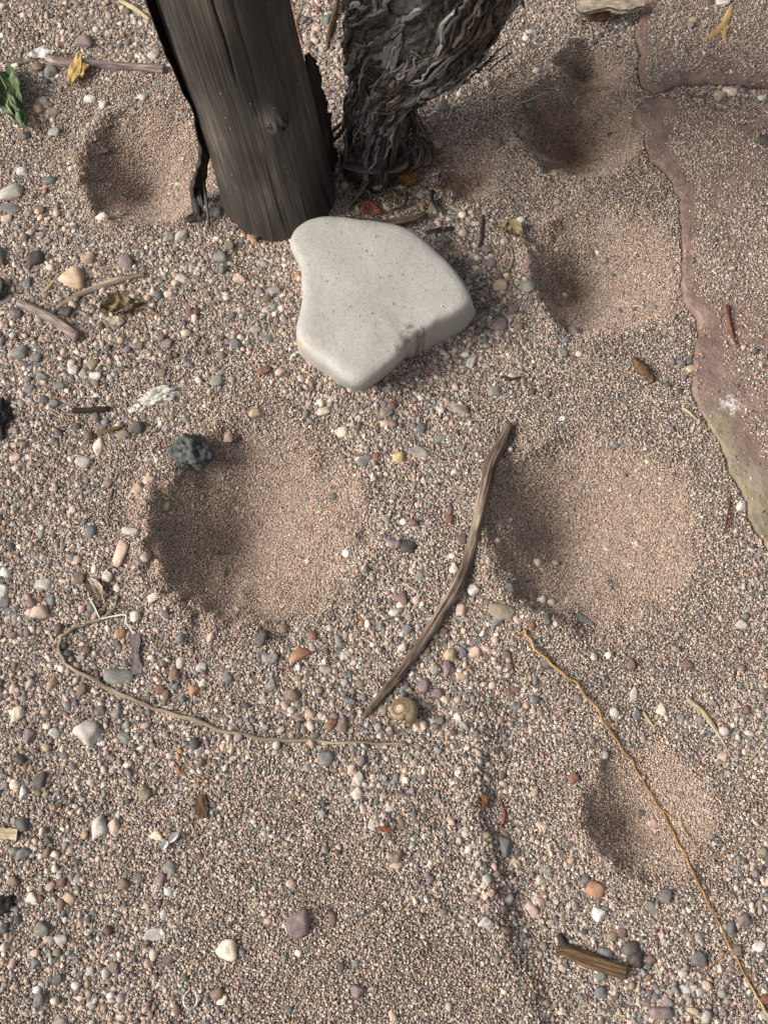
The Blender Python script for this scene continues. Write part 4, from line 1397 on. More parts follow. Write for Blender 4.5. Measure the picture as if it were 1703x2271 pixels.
# ---------------------------------------------------------------- pebbles
COL = {'pk': ('pinkish tan', (198, 165, 145)), 'cr': ('cream', (216, 200, 176)), 'wh': ('white', (204, 200, 193)), 'gr': ('grey', (134, 129, 124)),
       'lg': ('pale grey', (176, 170, 163)), 'gg': ('green-grey', (112, 120, 110)), 'dg': ('dark grey', (72, 73, 74)), 'sl': ('slate blue', (92, 99, 106)),
       'te': ('teal grey', (80, 96, 96)), 'pu': ('purple-grey', (118, 98, 102)), 'br': ('brown', (118, 93, 74)), 'or': ('orange', (158, 108, 74)),
       'ru': ('rust-red', (126, 76, 58)), 'ma': ('maroon', (106, 72, 70)), 'ol': ('olive', (128, 120, 92)), 'bk': ('black', (38, 39, 42)),
       'tn': ('tan', (178, 148, 116)), 'ye': ('yellow', (206, 176, 116))}
PEB = """
233 336 24 18 0 dg r|112 401 30 20 20 te r|22 461 50 26 -5 sl f|22 430 55 30 15 lg a|87 465 27 24 0 br r|16 485 24 22 0 pk r|63 472 22 20 0 gr r|479 472 30 26 0 sl r
539 501 30 22 -30 br r|560 530 18 32 20 or r|490 570 34 26 -10 gg r|78 575 36 34 0 bk a|197 575 30 28 0 tn a|280 582 30 32 0 pu a|188 92 40 30 -20 pu a|284 94 18 17 0 te r
268 103 18 16 0 te r|340 123 28 26 0 lg r|116 159 32 28 0 gg r|85 150 26 22 0 br r|117 248 36 22 25 ol f|72 266 20 26 0 tn r|85 244 20 20 0 tn r|98 224 22 20 0 lg r
201 219 24 18 0 wh a|230 231 18 24 0 lg r|316 215 24 20 0 lg r|54 300 28 22 -20 dg r|121 293 24 22 0 lg r|159 374 18 16 0 lg r|228 485 28 24 0 cr a|165 503 22 16 0 sl r
50 380 24 20 0 wh a|376 528 22 20 0 gr a|403 524 24 30 -30 lg a|481 530 18 16 0 wh r|508 546 22 22 0 ol r|2 570 30 50 0 dg r
161 619 60 48 -15 tn a|60 630 22 28 -20 sl a|405 619 30 22 0 lg r|532 619 28 22 -40 pk a|351 654 24 20 0 sl r|423 697 22 28 0 ma a|148 693 30 30 0 bk r|36 695 28 28 0 dg r
14 665 30 18 25 sl f|523 762 26 24 0 sl r|590 753 30 20 0 gg r|570 731 28 18 -10 gr r|307 766 24 20 0 ol r|371 762 24 22 0 pu r|45 784 34 30 0 gg a|81 793 24 22 0 gg r
163 818 24 28 0 lg r|188 825 20 30 10 ol r|212 833 26 20 -10 wh r|161 840 20 22 0 sl r|206 809 26 20 40 ol a|94 836 26 18 -20 gg a|127 856 32 22 10 gg r|69 863 28 22 0 sl a
358 827 22 20 0 ol r|483 844 32 26 20 gg r|121 894 26 18 -20 sl r|52 807 30 20 -20 pu r|213 925 22 22 0 pu r|224 947 24 18 0 pu r|306 949 28 32 -20 dg a|275 965 34 24 0 ol r
219 992 22 36 -10 cr a|412 930 22 20 0 gg r|380 927 16 15 0 ol r|523 970 20 24 -20 dg a|506 967 20 28 0 pk a|186 1024 32 26 -20 lg r|208 1044 20 16 30 gr r|119 979 20 18 0 te r
36 1039 22 18 0 lg r|34 1015 24 20 0 pk r|566 916 24 20 0 tn a|586 822 28 20 0 ru a|354 934 10 30 25 cr f|333 1064 28 22 30 pk r|239 1071 24 20 0 pu r
853 917 38 22 30 sl f|869 900 22 20 0 ru r|761 958 26 24 0 cr r|1018 904 40 26 -15 gr f|933 949 20 22 0 sl r|929 1003 48 26 -5 gr f|808 1021 32 22 40 gg f|833 1011 20 18 0 ru a
884 1016 24 24 0 ye a|978 971 30 18 15 gg f|871 940 22 20 0 br r|916 944 18 16 0 pu r|1097 866 30 24 0 gg a|1045 801 18 36 -10 lg r|1030 786 20 16 0 wh r|1108 718 30 34 0 pu a
1086 586 26 24 0 pu r|1119 535 20 20 0 lg r|1108 634 32 30 0 tn r|605 680 24 18 0 gg r|611 645 28 22 10 gr r|594 750 36 22 10 gg f|667 840 20 18 0 lg r|717 913 28 18 10 cr a
660 613 16 24 0 or r|933 882 16 14 0 wh r|1137 685 20 20 0 pu r|980 533 36 20 0 dg a
1246 781 20 26 10 gg r|1284 785 18 16 0 pk r|1492 801 14 14 0 sl r|1512 805 18 16 0 sl r|1530 800 18 16 0 dg r|1532 819 24 18 0 tn a|1517 839 18 18 0 pu r|1479 854 18 12 0 dg r
1506 868 18 16 0 dg r|1365 988 20 14 -10 sl r|1248 928 16 12 0 wh r|1271 734 28 22 -20 pu r|1255 753 20 16 -20 sl r|1340 579 16 16 0 gr r|1644 1120 22 24 0 lg a|1150 724 20 20 0 br r
1674 778 18 16 0 dg r|1649 771 14 14 0 pk r|1170 637 32 30 0 gg r|1139 684 20 20 0 pu r
269 1224 26 68 -12 pk r|289 1177 36 18 5 lg r|322 1234 22 28 0 pk r|203 1180 24 28 0 te r|188 1157 18 17 0 te r|89 1180 20 32 0 gr f|172 1242 24 22 0 pk r|369 1120 24 22 20 ol r
307 1088 26 28 0 tn a|177 1283 24 26 0 br r|239 1278 20 24 0 cr a|260 1303 18 22 0 cr r|340 1325 24 18 10 cr a|367 1357 18 36 30 dg f|298 1368 18 24 0 wh r|268 1406 24 22 0 or a
264 1500 62 38 5 gg f|181 1459 22 16 20 gr r|183 1410 18 14 0 sl r|279 1471 20 18 0 sl r|452 1518 20 26 -20 wh r|432 1531 24 24 0 or a|358 1531 24 22 0 ru r|199 1625 54 50 -25 lg a
277 1634 28 20 -10 gg a|184 1529 24 24 0 br r|90 1328 20 16 0 ru a|69 1337 24 22 0 pu r|90 1357 36 30 -20 pk a|54 1278 30 18 10 sl f|13 1271 28 26 0 wh r|11 1336 26 22 0 sl r
22 1356 26 18 0 sl f|63 1370 34 16 0 gr f|137 1484 18 16 0 wh r|579 1415 24 32 -20 dg r|505 1504 24 22 0 gg a|401 1470 18 28 -10 lg r|447 1480 24 22 0 lg r|494 1592 32 16 0 pu f
38 1480 18 32 0 br f|69 1632 26 34 0 pu a|224 1576 26 24 0 pu r|260 1583 24 22 0 gr a|123 1625 28 22 0 lg r|40 1582 26 32 0 cr a|467 1413 14 24 -20 pk r|101 1296 40 24 10 lg a
9 1310 22 28 0 wh r|210 1262 14 20 0 cr r|593 1459 24 22 0 gr r|206 1345 24 26 0 te r|387 1495 24 26 0 br a
602 1459 28 24 0 gr r|664 1451 48 28 20 or a|693 1410 22 20 0 ru r|753 1423 20 34 20 gg r|767 1379 14 28 25 gg f|845 1388 14 20 0 gg r|803 1383 16 16 0 or a|904 1397 28 20 20 sl a
919 1415 14 26 20 sl f|870 1206 26 26 0 pu r|906 1213 32 30 0 bk a|857 1151 20 16 -20 gr r|895 1157 18 17 0 wh r|769 1227 20 18 20 wh a|876 1102 14 14 0 sl r|740 1101 18 17 0 te r
998 1130 14 22 0 ma a|997 1150 20 20 0 ru r|1024 1195 20 24 0 ma r|1006 1262 18 24 0 cr a|1002 1233 18 14 0 cr r|930 1278 18 24 0 gg r|1049 1307 28 26 20 wh r|1129 1303 28 20 -20 te r
1022 1352 22 28 0 pk r|1111 1357 56 34 -15 ol f|1105 1377 22 28 -20 sl a|1047 1423 38 18 20 sl f|1055 1446 28 24 20 pk a|1027 1446 16 26 10 sl r|998 1450 26 26 0 tn a|1125 1455 24 20 -20 ma r
993 1482 24 30 0 pu a|1024 1500 26 16 -10 tn a|897 1520 16 30 0 te r|941 1520 26 32 0 pu r|971 1538 26 24 0 pu r|977 1600 20 24 -20 te r|924 1609 16 26 10 cr a|850 1574 20 26 0 ol r
875 1620 24 14 -10 ol f|774 1555 28 20 -10 sl r|649 1542 32 28 0 br r|662 1562 24 20 0 gg r|579 1551 30 14 -20 lg f|736 1605 28 22 40 ru a|760 1609 22 30 0 br a|693 1607 24 16 10 te r
874 1359 26 20 0 lg r|908 1370 20 19 0 ol r|890 1328 32 26 -20 ma a|628 1394 22 20 0 br r|604 1517 20 26 0 gr r|689 1585 26 24 0 tn r|946 1442 18 22 0 br r|1140 1527 26 16 -20 ma a
970 1490 20 18 0 te r|800 1517 22 18 0 br r|722 1484 28 20 -20 gr r|767 1453 24 18 10 lg a
1190 1248 20 20 0 cr r|1231 1250 18 18 0 tn a|1295 1375 42 20 -25 sl f|1212 1371 18 28 10 dg r|1222 1337 20 20 0 pk a|1199 1331 20 20 0 wh r|1146 1375 14 26 30 pk a|1179 1324 14 26 10 ol r
1181 1389 18 20 0 ru a|1400 1473 20 26 0 br r|1316 1456 18 18 0 lg r|1349 1453 18 18 0 cr a|1181 1549 26 22 -40 sl r|1197 1579 20 19 0 ol r|1146 1567 22 20 0 te r|1130 1532 26 16 -20 ma a
1363 1581 22 24 0 lg r|1465 1574 20 26 -10 cr a|1405 1541 18 36 -10 lg f|1523 1476 28 20 0 ma a|1604 1677 22 22 0 pk a|1653 1366 18 16 0 sl a|1646 1483 18 17 0 pu r|1213 1473 22 20 0 te a
1410 1585 18 24 0 sl r|1642 1386 26 18 0 lg a|1186 1509 12 24 0 gg r
90 1732 30 40 -30 dg r|52 1760 14 30 -10 wh a|36 1740 26 24 0 cr r|322 1758 28 32 -30 ol r|52 1830 30 30 0 dg r|221 1834 32 46 0 lg a|255 1836 22 36 15 pk a|347 1854 28 18 -10 cr a
380 1924 34 28 -20 gg r|313 1948 18 26 20 dg r|358 1948 26 24 0 pu a|374 1978 20 18 0 wh r|71 1993 28 24 0 wh a|90 1991 18 22 0 ru r|154 1993 28 20 0 tn a|92 2062 34 30 20 gg a
136 2083 28 24 20 lg r|7 2060 24 24 0 dg r|81 2136 20 24 0 sl a|127 2172 26 22 20 dg r|83 2195 20 19 0 wh r|87 2217 24 28 0 sl a|505 2107 44 44 -15 cr a|275 1962 28 24 0 br a
345 2072 48 26 5 lg f|269 2212 20 19 0 gr r|246 2208 18 18 0 wh r|483 2205 26 24 0 br a|494 2217 18 24 -30 cr a|409 2170 20 18 0 te r|54 1892 34 24 10 sl a|34 1888 24 18 20 gg r
203 1736 20 18 0 lg r|145 1874 18 22 0 gr r|31 1955 26 24 0 br r|137 1957 22 20 0 ma a|253 2143 18 26 0 br r|134 2266 30 18 0 gr r|116 2087 20 18 0 gr r|376 2127 26 20 30 dg a
146 1772 20 14 0 dg r
727 1682 34 32 0 sl r|743 1738 36 14 0 gg f|781 1705 20 24 0 pk a|796 1727 20 30 -20 lg a|791 1760 22 28 20 cr r|919 1810 14 22 20 sl r|829 1828 30 20 15 lg f|715 1805 20 18 0 gr r
877 1901 28 26 0 br r|877 1919 28 18 0 pk r|924 1926 14 26 0 pu r|662 2049 56 54 30 pu r|738 2036 18 30 15 ma r|595 2042 20 16 0 tn r|1120 1874 28 46 10 sl a|1118 2063 28 20 -25 ma r
984 2022 20 18 0 sl a|796 2199 28 26 0 pu a|646 1960 22 20 0 pk r|720 1884 18 17 0 gr r|756 2145 18 22 0 dg r|791 2138 20 19 0 gg r|872 2253 18 26 20 pk r|1085 1982 24 18 0 tn r
1076 2045 28 20 0 lg a|640 2239 20 16 0 sl r|1125 1993 24 22 0 gr r|955 1951 20 18 0 pu r|653 1783 20 16 0 br a|682 1702 22 16 0 gr a|919 1693 20 18 0 tn r|1047 2083 12 28 -30 gg f
1102 2129 20 14 0 gg r|662 2114 18 16 0 cr a|630 2125 18 16 0 gg r
1273 1725 26 24 0 ru r|1322 1973 42 34 -25 or r|1298 1951 20 18 0 sl r|1329 2027 28 30 0 wh a|1476 1986 24 30 -15 sl r|1447 2015 22 36 40 gg f|1179 2015 22 34 30 pk r|1445 1825 20 20 0 pk r
1425 1803 22 14 0 dg r|1186 1760 20 18 0 tn r|1221 2045 24 14 0 tn r|1356 2076 22 22 0 ol r|1409 2129 32 40 -20 bk a|1398 2101 40 30 0 dg a|1342 2112 36 24 -15 sl a|1380 2067 22 20 0 ma r
1443 2129 22 20 0 ma a|1465 2246 48 26 0 pu a|1514 2159 22 18 0 lg a|1551 2127 36 32 -20 sl r|1519 2194 26 18 0 wh r|1620 2056 20 30 0 te a|1649 2040 32 28 0 pu a|1210 2224 24 22 0 ol r
1329 2163 24 22 0 gg r|1331 2199 26 24 0 sl a|1568 2186 22 22 0 pk r|1682 2100 30 22 10 wh r|1631 2107 26 24 0 br r|1206 1955 20 14 0 ol r|1259 1971 14 22 0 gr r|1202 1832 28 20 -20 pk r
1611 2165 14 32 0 gr f|1430 2224 24 18 0 pu r|1481 2223 24 18 0 gr r|1363 1977 18 12 -10 sl r|1635 1821 16 14 0 gr r|1655 2154 30 14 0 br r|1226 2174 26 12 0 gg f|1696 2217 30 20 0 ru r|1454 2210 22 18 0 sl r
675 42 20 16 0 te r|724 43 24 28 0 te r|695 85 18 17 0 gr r|677 87 14 22 0 tn r|705 20 16 15 0 ru r|980 239 30 24 -10 sl a|1101 318 18 24 0 pu r|857 465 20 18 0 wh a
984 409 14 26 0 ma r|962 463 24 20 0 gg a|980 474 12 36 0 wh f|1080 553 24 22 0 pu r|646 510 26 26 0 lg a|969 322 20 18 0 tn r|1056 260 40 10 20 sl f|933 434 20 18 0 gr r|937 456 20 18 0 tn r
1177 72 22 16 0 lg a|1166 85 18 16 0 wh r|1190 159 20 18 0 wh r|1170 233 24 22 -20 te a|1154 295 22 20 0 gr r|1618 203 30 22 -15 cr a|1597 213 26 24 0 tn a|1689 219 22 16 0 wh a
1644 201 18 16 0 gr r|1602 4 30 20 0 wh r|1570 5 26 14 0 br a|1537 45 22 16 0 tn r|1260 92 18 17 0 pu r|1155 488 20 18 0 wh r|1237 448 18 17 0 gr r|1696 311 24 30 0 bk a|1400 51 16 14 0 dg r
"""
COL = {k: (n, soft(*c, 0.8 if k in ('or', 'ru', 'ye') else (0.5 if k in ('te', 'sl', 'gg') else 0.72))) for k, (n, c) in COL.items()}
peb = []
for ln in PEB.strip().split('\n'):
    for it in ln.split('|'):
        a = it.split()
        if len(a) == 7:
            peb.append((float(a[0]), float(a[1]), float(a[2]), float(a[3]), float(a[4]), a[5], a[6]))
peb.sort(key=lambda p: -p[2] * p[3])
big, rest = peb[:300], peb[300:]


def rock_shape(V, p, seed, planes=11, noise_amp=0.05):
    rg = np.random.default_rng(seed)
    D = np.array([tuple(v) for v in V])
    n = rg.normal(size=(planes, 3)); n /= np.linalg.norm(n, axis=1)[:, None]
    ax3 = np.linalg.qr(rg.normal(size=(3, 3)))[0]
    n = np.concatenate([n, ax3, -ax3, [[0, 0, 1], [0, 0, -1]]])
    n /= np.linalg.norm(n, axis=1)[:, None]
    d = rg.uniform(0.74, 1.0, len(n))
    dot = np.maximum(D @ n.T, 1e-4) / d
    r = (dot ** p).sum(1) ** (-1 / p)
    for i, v in enumerate(V):
        r[i] *= 1 + noise_amp * mnoise.noise(v * 2.2 + Vector((seed, 0, 0))) + noise_amp * 0.5 * mnoise.noise(v * 5 + Vector((0, seed, 0)))
    P = D * r[:, None]
    mx = (P.max(0) - P.min(0)) / 2
    P = (P - (P.max(0) + P.min(0)) / 2) / mx
    return P


def template(name, sub, p, seed, mat, smooth=True, planes=11, amp=0.05):
    V, F = ICO[sub] if sub in ICO else ico(sub)
    me = bpy.data.meshes.new(name)
    me.from_pydata([tuple(v) for v in rock_shape(V, p, seed, planes, amp)], [], F)
    if smooth:
        me.polygons.foreach_set('use_smooth', [True] * len(me.polygons))
    me.materials.append(mat)
    me.update()
    return me


ROUND = [template('pebble', 3, 9, 100 + i, M['pebble'], amp=0.10) for i in range(10)]
ANG = [template('pebble', 3, 40, 200 + i, M['pebble'], planes=8, amp=0.08) for i in range(10)]

LAND = [('the green leaf', 22, 214), ('the yellow wood chip', 166, 150), ('the wooden post', 560, 200), ('the top left pit', 330, 380), ('the thick broken twig', 110, 705), ('the curved grey twig', 230, 632),
        ('the crumpled brown leaf', 275, 682), ('the blackened twig', 200, 909), ('the white crust', 350, 880), ('the lava lump', 423, 1003), ('the pale stone', 840, 660),
        ('the central pit', 540, 1180), ('the snail shell', 893, 1578), ('the top of the long stick', 1125, 960), ("the long stick's middle", 1035, 1240), ('the purple slate sliver', 301, 1450),
        ('the crook of the pale stem', 150, 1420), ("the pale stem's middle", 500, 1622), ("the pale stem's right end", 890, 1650), ('the right-hand pit', 1300, 1180), ('the start of the orange root', 1165, 1406),
        ("the orange root's middle", 1420, 1720), ('the forked wood piece', 1310, 2125), ('the lower right pit', 1430, 1810), ('the furrow', 1110, 1880), ('the charcoal', 10, 2006),
        ('the frayed wood chip', 446, 1788), ('the white shell ring', 423, 2218), ('the bottom edge at centre', 800, 2271), ('the lower right corner', 1690, 2265), ('the brown dropping', 1425, 820),
        ('the yellow dry leaf', 1135, 515), ('the vine stock', 930, 130), ('the flagstone joint', 1560, 205), ('the lime bloom', 1620, 897), ('the pit by the flagstones', 1280, 310), ('the middle right pit', 1320, 610),
        ("the pale stem's curve at left", 290, 1550), ('the left edge halfway down', 0, 1290), ('the short pale stem', 1570, 1600), ('the forked yellow leaf', 1600, 60), ('the shell fragments', 378, 1866)]
SHAPE = {'r': 'rounded', 'a': 'angular', 'f': 'flat'}


def describe(p, k=0):
    u, v = p[0], p[1]
    ls = sorted(LAND, key=lambda q: math.hypot(q[1] - u, q[2] - v))
    n, lu, lv = ls[k]
    dx, dy = u - lu, v - lv
    d = math.hypot(dx, dy)
    if abs(dx) > 2.2 * abs(dy):
        w = 'right of' if dx > 0 else 'left of'
    elif abs(dy) > 2.2 * abs(dx):
        w = 'below' if dy > 0 else 'above'
    else:
        w = ('lower ' if dy > 0 else 'upper ') + ('right of' if dx > 0 else 'left of')
    return ('just ' if d < 45 else '') + w + ' ' + n, d


def base_label(p, k=0):
    sz = 'large' if p[2] * p[3] > 1300 else ('small' if p[2] * p[3] < 420 else '')
    shp = SHAPE[p[6]]
    if max(p[2], p[3]) / min(p[2], p[3]) > 1.7:
        shp = 'elongated'
    loc, d = describe(p, k)
    return ' '.join(w for w in (sz, COL[p[5]][0], shp, 'pebble', loc) if w), d


labels = {}
for i, p in enumerate(big):
    L, d = base_label(p)
    labels.setdefault(L, []).append((d, i))
final = {}
ORD = ['nearest', 'second nearest', 'third nearest', 'fourth nearest', 'farthest']
for L, lst in labels.items():
    if len(lst) == 1:
        final[lst[0][1]] = L
    else:
        lst.sort()
        for k, (d, i) in enumerate(lst):
            final[i] = L + (', the nearer of two' if k == 0 else ', the farther of two') if len(lst) == 2 else L + ', ' + ORD[min(k, 4)]
rp = random.Random(3)
for i, p in enumerate(big):
    u, v, L, W, ang, c, sh = p
    me = rp.choice(ANG if sh == 'a' else ROUND)
    o = bpy.data.objects.new('pebble', me)
    scene.collection.objects.link(o)
    s = mpp(u, v)
    th = {'r': 0.72, 'a': 0.7, 'f': 0.42}[sh] * min(L, W) * s / 2
    o.location = G(u, v, th * rp.uniform(0.1, 0.4))
    k_ = 1.18 if sh == 'a' else 1.08
    o.scale = (L * s / 2 * k_, W * s / 2 * k_, th * (1.15 if sh == 'a' else 1))
    o.rotation_euler = (R(rp.uniform(-9, 9)), R(rp.uniform(-9, 9)), R(ang + rp.uniform(-6, 6)))
    f = rp.uniform(0.86, 1.1)
    rgb = [0.86 * x * f + 0.14 * g_ for x, g_ in zip(lin(*COL[c][1]), lin(160, 140, 125))]
    o.color = (*rgb, 1)
    tag(o, final[i], 'pebble', 'pebbles in the sand')

# ---------------------------------------------------------------- gravel and sand (too many to count)
def coarse_map(u, v, x, y):
    c = 0.47 + 0.30 * vnoise(x * 28, y * 28, 21) + 0.30 * vnoise(x * 75, y * 75, 22)
    for bu, bv, br, amt in [(330, 370, 175, 1.3), (560, 1170, 255, 1.4), (1310, 1180, 300, 1.2), (1320, 600, 180, 1.2), (1270, 300, 190, 1.0), (1440, 1800, 190, 1.0), (1050, 385, 90, 1.0),
                            (1400, 900, 210, 0.55), (1420, 1480, 200, 0.3), (1430, 450, 170, 0.7), (600, 960, 120, 0.5), (560, 1900, 200, 0.25), (880, 2120, 280, 0.32), (600, 2150, 200, 0.2), (1450, 250, 120, .8)]:
        c = c - amt * np.exp(-(((u - bu) ** 2 + (v - bv) ** 2) / br ** 2) ** 1.5)
    for bu, bv, br, amt in [(80, 1450, 260, 0.4), (60, 800, 260, 0.35), (980, 1440, 190, 0.5), (1090, 640, 130, 0.6), (1500, 2180, 240, 0.5), (960, 1880, 150, 0.3), (150, 60, 220, 0.25), (80, 1950, 260, 0.25),
                            (650, 1560, 200, 0.35), (1000, 500, 120, 0.5), (690, 60, 60, 0.7), (1130, 1980, 90, 0.3), (480, 640, 200, 0.35), (230, 650, 220, 0.3), (700, 900, 160, 0.3), (900, 1000, 130, 0.3), (820, 1250, 110, 0.3)]:
        c = c + amt * np.exp(-((u - bu) ** 2 + (v - bv) ** 2) / br ** 2)
    return np.clip(c, 0.0, 1.2) * (1 - 0.97 * pit_map(x, y))


stP = at_z(840, 660)


def blocked(x, y):
    """no grains inside the post or under the pale stone"""
    return ((x - pb.x) ** 2 + (y - pb.y) ** 2 < 0.029 ** 2) | ((x - stP.x) ** 2 + (y - stP.y) ** 2 < 0.028 ** 2)


PAL = [('pk', 0.24), ('cr', 0.09), ('lg', 0.12), ('gr', 0.17), ('gg', 0.06), ('dg', 0.05), ('sl', 0.03), ('pu', 0.12), ('br', 0.08), ('or', 0.012), ('ma', 0.035), ('wh', 0.02), ('tn', 0.09), ('te', 0.01), ('ol', 0.04)]
PALV = np.array([lin(*COL[k][1]) for k, _ in PAL])


def pick_cols(n, wt, sat, rngb=(0.72, 1.18)):
    w = np.array(wt); w = w / w.sum()
    c = PALV[rng.choice(len(PAL), n, p=w)]
    c = c * rng.uniform(*rngb, (n, 1))
    return np.clip(c, 0.01, 0.9) * sat


def scatter(n, bounds=(-0.30, 0.31, -0.085, 0.62)):
    x = rng.uniform(bounds[0], bounds[1], n); y = rng.uniform(bounds[2], bounds[3], n)
    u, v = to_px(x, y)
    k = (u > -170) & (u < 1880) & (v > -170) & (v < 2440)
    x, y, u, v = x[k], y[k], u[k], v[k]
    k = ~blocked(x, y)
    return x[k], y[k], u[k], v[k]


def on_surface(x, y, u, v):
    """height, and mask of what may lie there on the flagstones"""
    z = height(x, y)
    keep = np.ones(len(x), bool)
    slab = np.zeros(len(x), bool)
    cand = (u > 1380) & (v < 1560)
    ci = np.nonzero(cand)[0]
    for s, name in ((slabU, 'u'), (slabL, 'l')):
        sd = sd_poly(s, x[ci], y[ci])
        ins = sd < 0.0004
        k = ci[ins]
        dd = -sd[ins]
        nz = vnoise(x[k] * 55, y[k] * 55, 31) + 0.6 * vnoise(x[k] * 160, y[k] * 160, 32)
        uu, vv = u[k], v[k]
        if name == 'u':
            dens = sstep(0.004, 0.0085, dd + 0.0025 * nz) * np.clip(0.85 + 0.4 * nz, 0.2, 1)
            dens = dens * (1 - 0.75 * np.exp(-(((uu - 1580) / 60) ** 2 + ((vv - 150) / 26) ** 2)))
        else:
            wid = np.interp(vv, [210, 300, 380, 480, 600, 720, 800, 900, 1100], [0.011, 0.012, 0.008, 0.0045, 0.005, 0.007, 0.009, 0.014, 0.019])
            top = sstep(222, 240, vv)
            dens = sstep(0, 0.006, dd - wid + 0.003 * nz) * np.clip(0.9 + 0.5 * nz, 0.12, 1.0)
            dens = dens * (1 - 0.45 * sstep(640, 760, vv) * np.clip(0.75 - 0.6 * nz, 0, 1))
            dens = dens * (1 - 0.75 * np.exp(-(((uu - 1650) / 55) ** 2 + ((vv - 380) / 50) ** 2)))
            # upper edge of the slab: sand spills right over the joint
            dens = np.maximum(dens, 0.75 * (1 - sstep(0.004, 0.02, np.abs(vv - 232) * 0.00025)) * (uu > 1500))
        dens = np.maximum(dens, 0.035)
        z[k] = SLAB_Z
        slab[k] = True
        keep[k] = rng.random(len(k)) < dens
    return z, keep, slab


inst_col = bpy.data.collections.new('grain_shapes')
grain_me = [template('grain', 2, 10 if i % 3 == 0 else 30, 300 + i, M['grain'], planes=7, amp=0.06) for i in range(12)]
for i, me in enumerate(grain_me):
    inst_col.objects.link(bpy.data.objects.new('grain_%02d' % i, me))
sand_col = bpy.data.collections.new('sand_shapes')
sand_me = [template('sand_grain', 1, 12, 400 + i, M['grain'], smooth=True, planes=6, amp=0.04) for i in range(8)]
for i, me in enumerate(sand_me):
    sand_col.objects.link(bpy.data.objects.new('sand_grain_%02d' % i, me))


def instancer(name, P, S, E, I, C, col, label, cat):
    me = bpy.data.meshes.new(name)
    n = len(P)
    me.vertices.add(n)
    me.vertices.foreach_set('co', P.astype(np.float32).ravel())
    for nm, typ, key, arr in (('scl', 'FLOAT_VECTOR', 'vector', S), ('eul', 'FLOAT_VECTOR', 'vector', E)):
        a = me.attributes.new(nm, typ, 'POINT'); a.data.foreach_set(key, arr.astype(np.float32).ravel())
    a = me.attributes.new('pick', 'INT', 'POINT'); a.data.foreach_set('value', I.astype(np.int32))
    a = me.attributes.new('col', 'FLOAT_COLOR', 'POINT')
    a.data.foreach_set('color', np.concatenate([C, np.ones((n, 1))], 1).astype(np.float32).ravel())
    o = bpy.data.objects.new(name, me)
    scene.collection.objects.link(o)
    ng = bpy.data.node_groups.new(name + '_scatter', 'GeometryNodeTree')
    ng.interface.new_socket('Geometry', in_out='INPUT', socket_type='NodeSocketGeometry')
    ng.interface.new_socket('Geometry', in_out='OUTPUT', socket_type='NodeSocketGeometry')
    gi, go = ng.nodes.new('NodeGroupInput'), ng.nodes.new('NodeGroupOutput')
    iop = ng.nodes.new('GeometryNodeInstanceOnPoints')
    ci = ng.nodes.new('GeometryNodeCollectionInfo')
    ci.inputs['Collection'].default_value = col
    ci.inputs['Separate Children'].default_value = True
    ci.inputs['Reset Children'].default_value = True

    def named(nm, typ):
        a = ng.nodes.new('GeometryNodeInputNamedAttribute'); a.data_type = typ
        a.inputs['Name'].default_value = nm
        return a.outputs['Attribute']
    e2r = ng.nodes.new('FunctionNodeEulerToRotation')
    lk = ng.links.new
    lk(gi.outputs[0], iop.inputs['Points'])
    lk(ci.outputs[0], iop.inputs['Instance'])
    iop.inputs['Pick Instance'].default_value = True
    lk(named('pick', 'INT'), iop.inputs['Instance Index'])
    lk(named('eul', 'FLOAT_VECTOR'), e2r.inputs[0])
    lk(e2r.outputs[0], iop.inputs['Rotation'])
    lk(named('scl', 'FLOAT_VECTOR'), iop.inputs['Scale'])
    lk(iop.outputs[0], go.inputs[0])
    md = o.modifiers.new('scatter', 'NODES')
    md.node_group = ng
    o['kind'] = 'stuff'
    o['label'] = label
    o['category'] = cat
    return o


def gravel_points(n, dmin, dmax, power, thr, slabp=1.0, sat=1.0):
    x, y, u, v = scatter(n)
    c = coarse_map(u, v, x, y)
    k = rng.random(len(x)) < np.clip((c - thr[0]) / (thr[1] - thr[0]), thr[2], 1)
    x, y, u, v = x[k], y[k], u[k], v[k]
    z, keep, slab = on_surface(x, y, u, v)
    keep &= ~slab | (rng.random(len(x)) < slabp)
    x, y, z = x[keep], y[keep], z[keep]
    m = len(x)
    d = dmin + (dmax - dmin) * rng.random(m) ** power
    S = np.stack([d * rng.uniform(0.85, 1.3, m), d * rng.uniform(0.7, 1.0, m), d * rng.uniform(0.5, 0.85, m)], 1) / 2
    E = np.stack([rng.uniform(-0.5, 0.5, m), rng.uniform(-0.5, 0.5, m), rng.uniform(0, 6.283, m)], 1)
    z = z + S[:, 2] * rng.uniform(-0.25, 0.65, m)
    return np.stack([x, y, z], 1), S, E


w_gr = [w for _, w in PAL]
parts = [gravel_points(13000, 0.0029, 0.0052, 2.4, (0.28, 1.0, 0.012), 0.06),
         gravel_points(62000, 0.0017, 0.0031, 1.8, (0.14, 0.95, 0.03), 0.10),
         gravel_points(250000, 0.0010, 0.0019, 1.5, (0.0, 0.42, 0.05), 0.35)]
P = np.concatenate([p[0] for p in parts]); S = np.concatenate([p[1] for p in parts]); E = np.concatenate([p[2] for p in parts])
C = pick_cols(len(P), w_gr, 0.96, (0.72, 1.2))
ex = []
for (u, v, L, W, ang, c, sh) in rest:
    s = mpp(u, v)
    th = (0.42 if sh == 'f' else 0.7) * min(L, W) * s / 2
    g = G(u, v, th * 0.3)
    ex.append((tuple(g), (L * s / 2, W * s / 2, th), (0, 0, R(ang)), lin(*COL[c][1])))
P = np.concatenate([P, [e[0] for e in ex]]); S = np.concatenate([S, [e[1] for e in ex]]); E = np.concatenate([E, [e[2] for e in ex]]); C = np.concatenate([C, [e[3] for e in ex]])
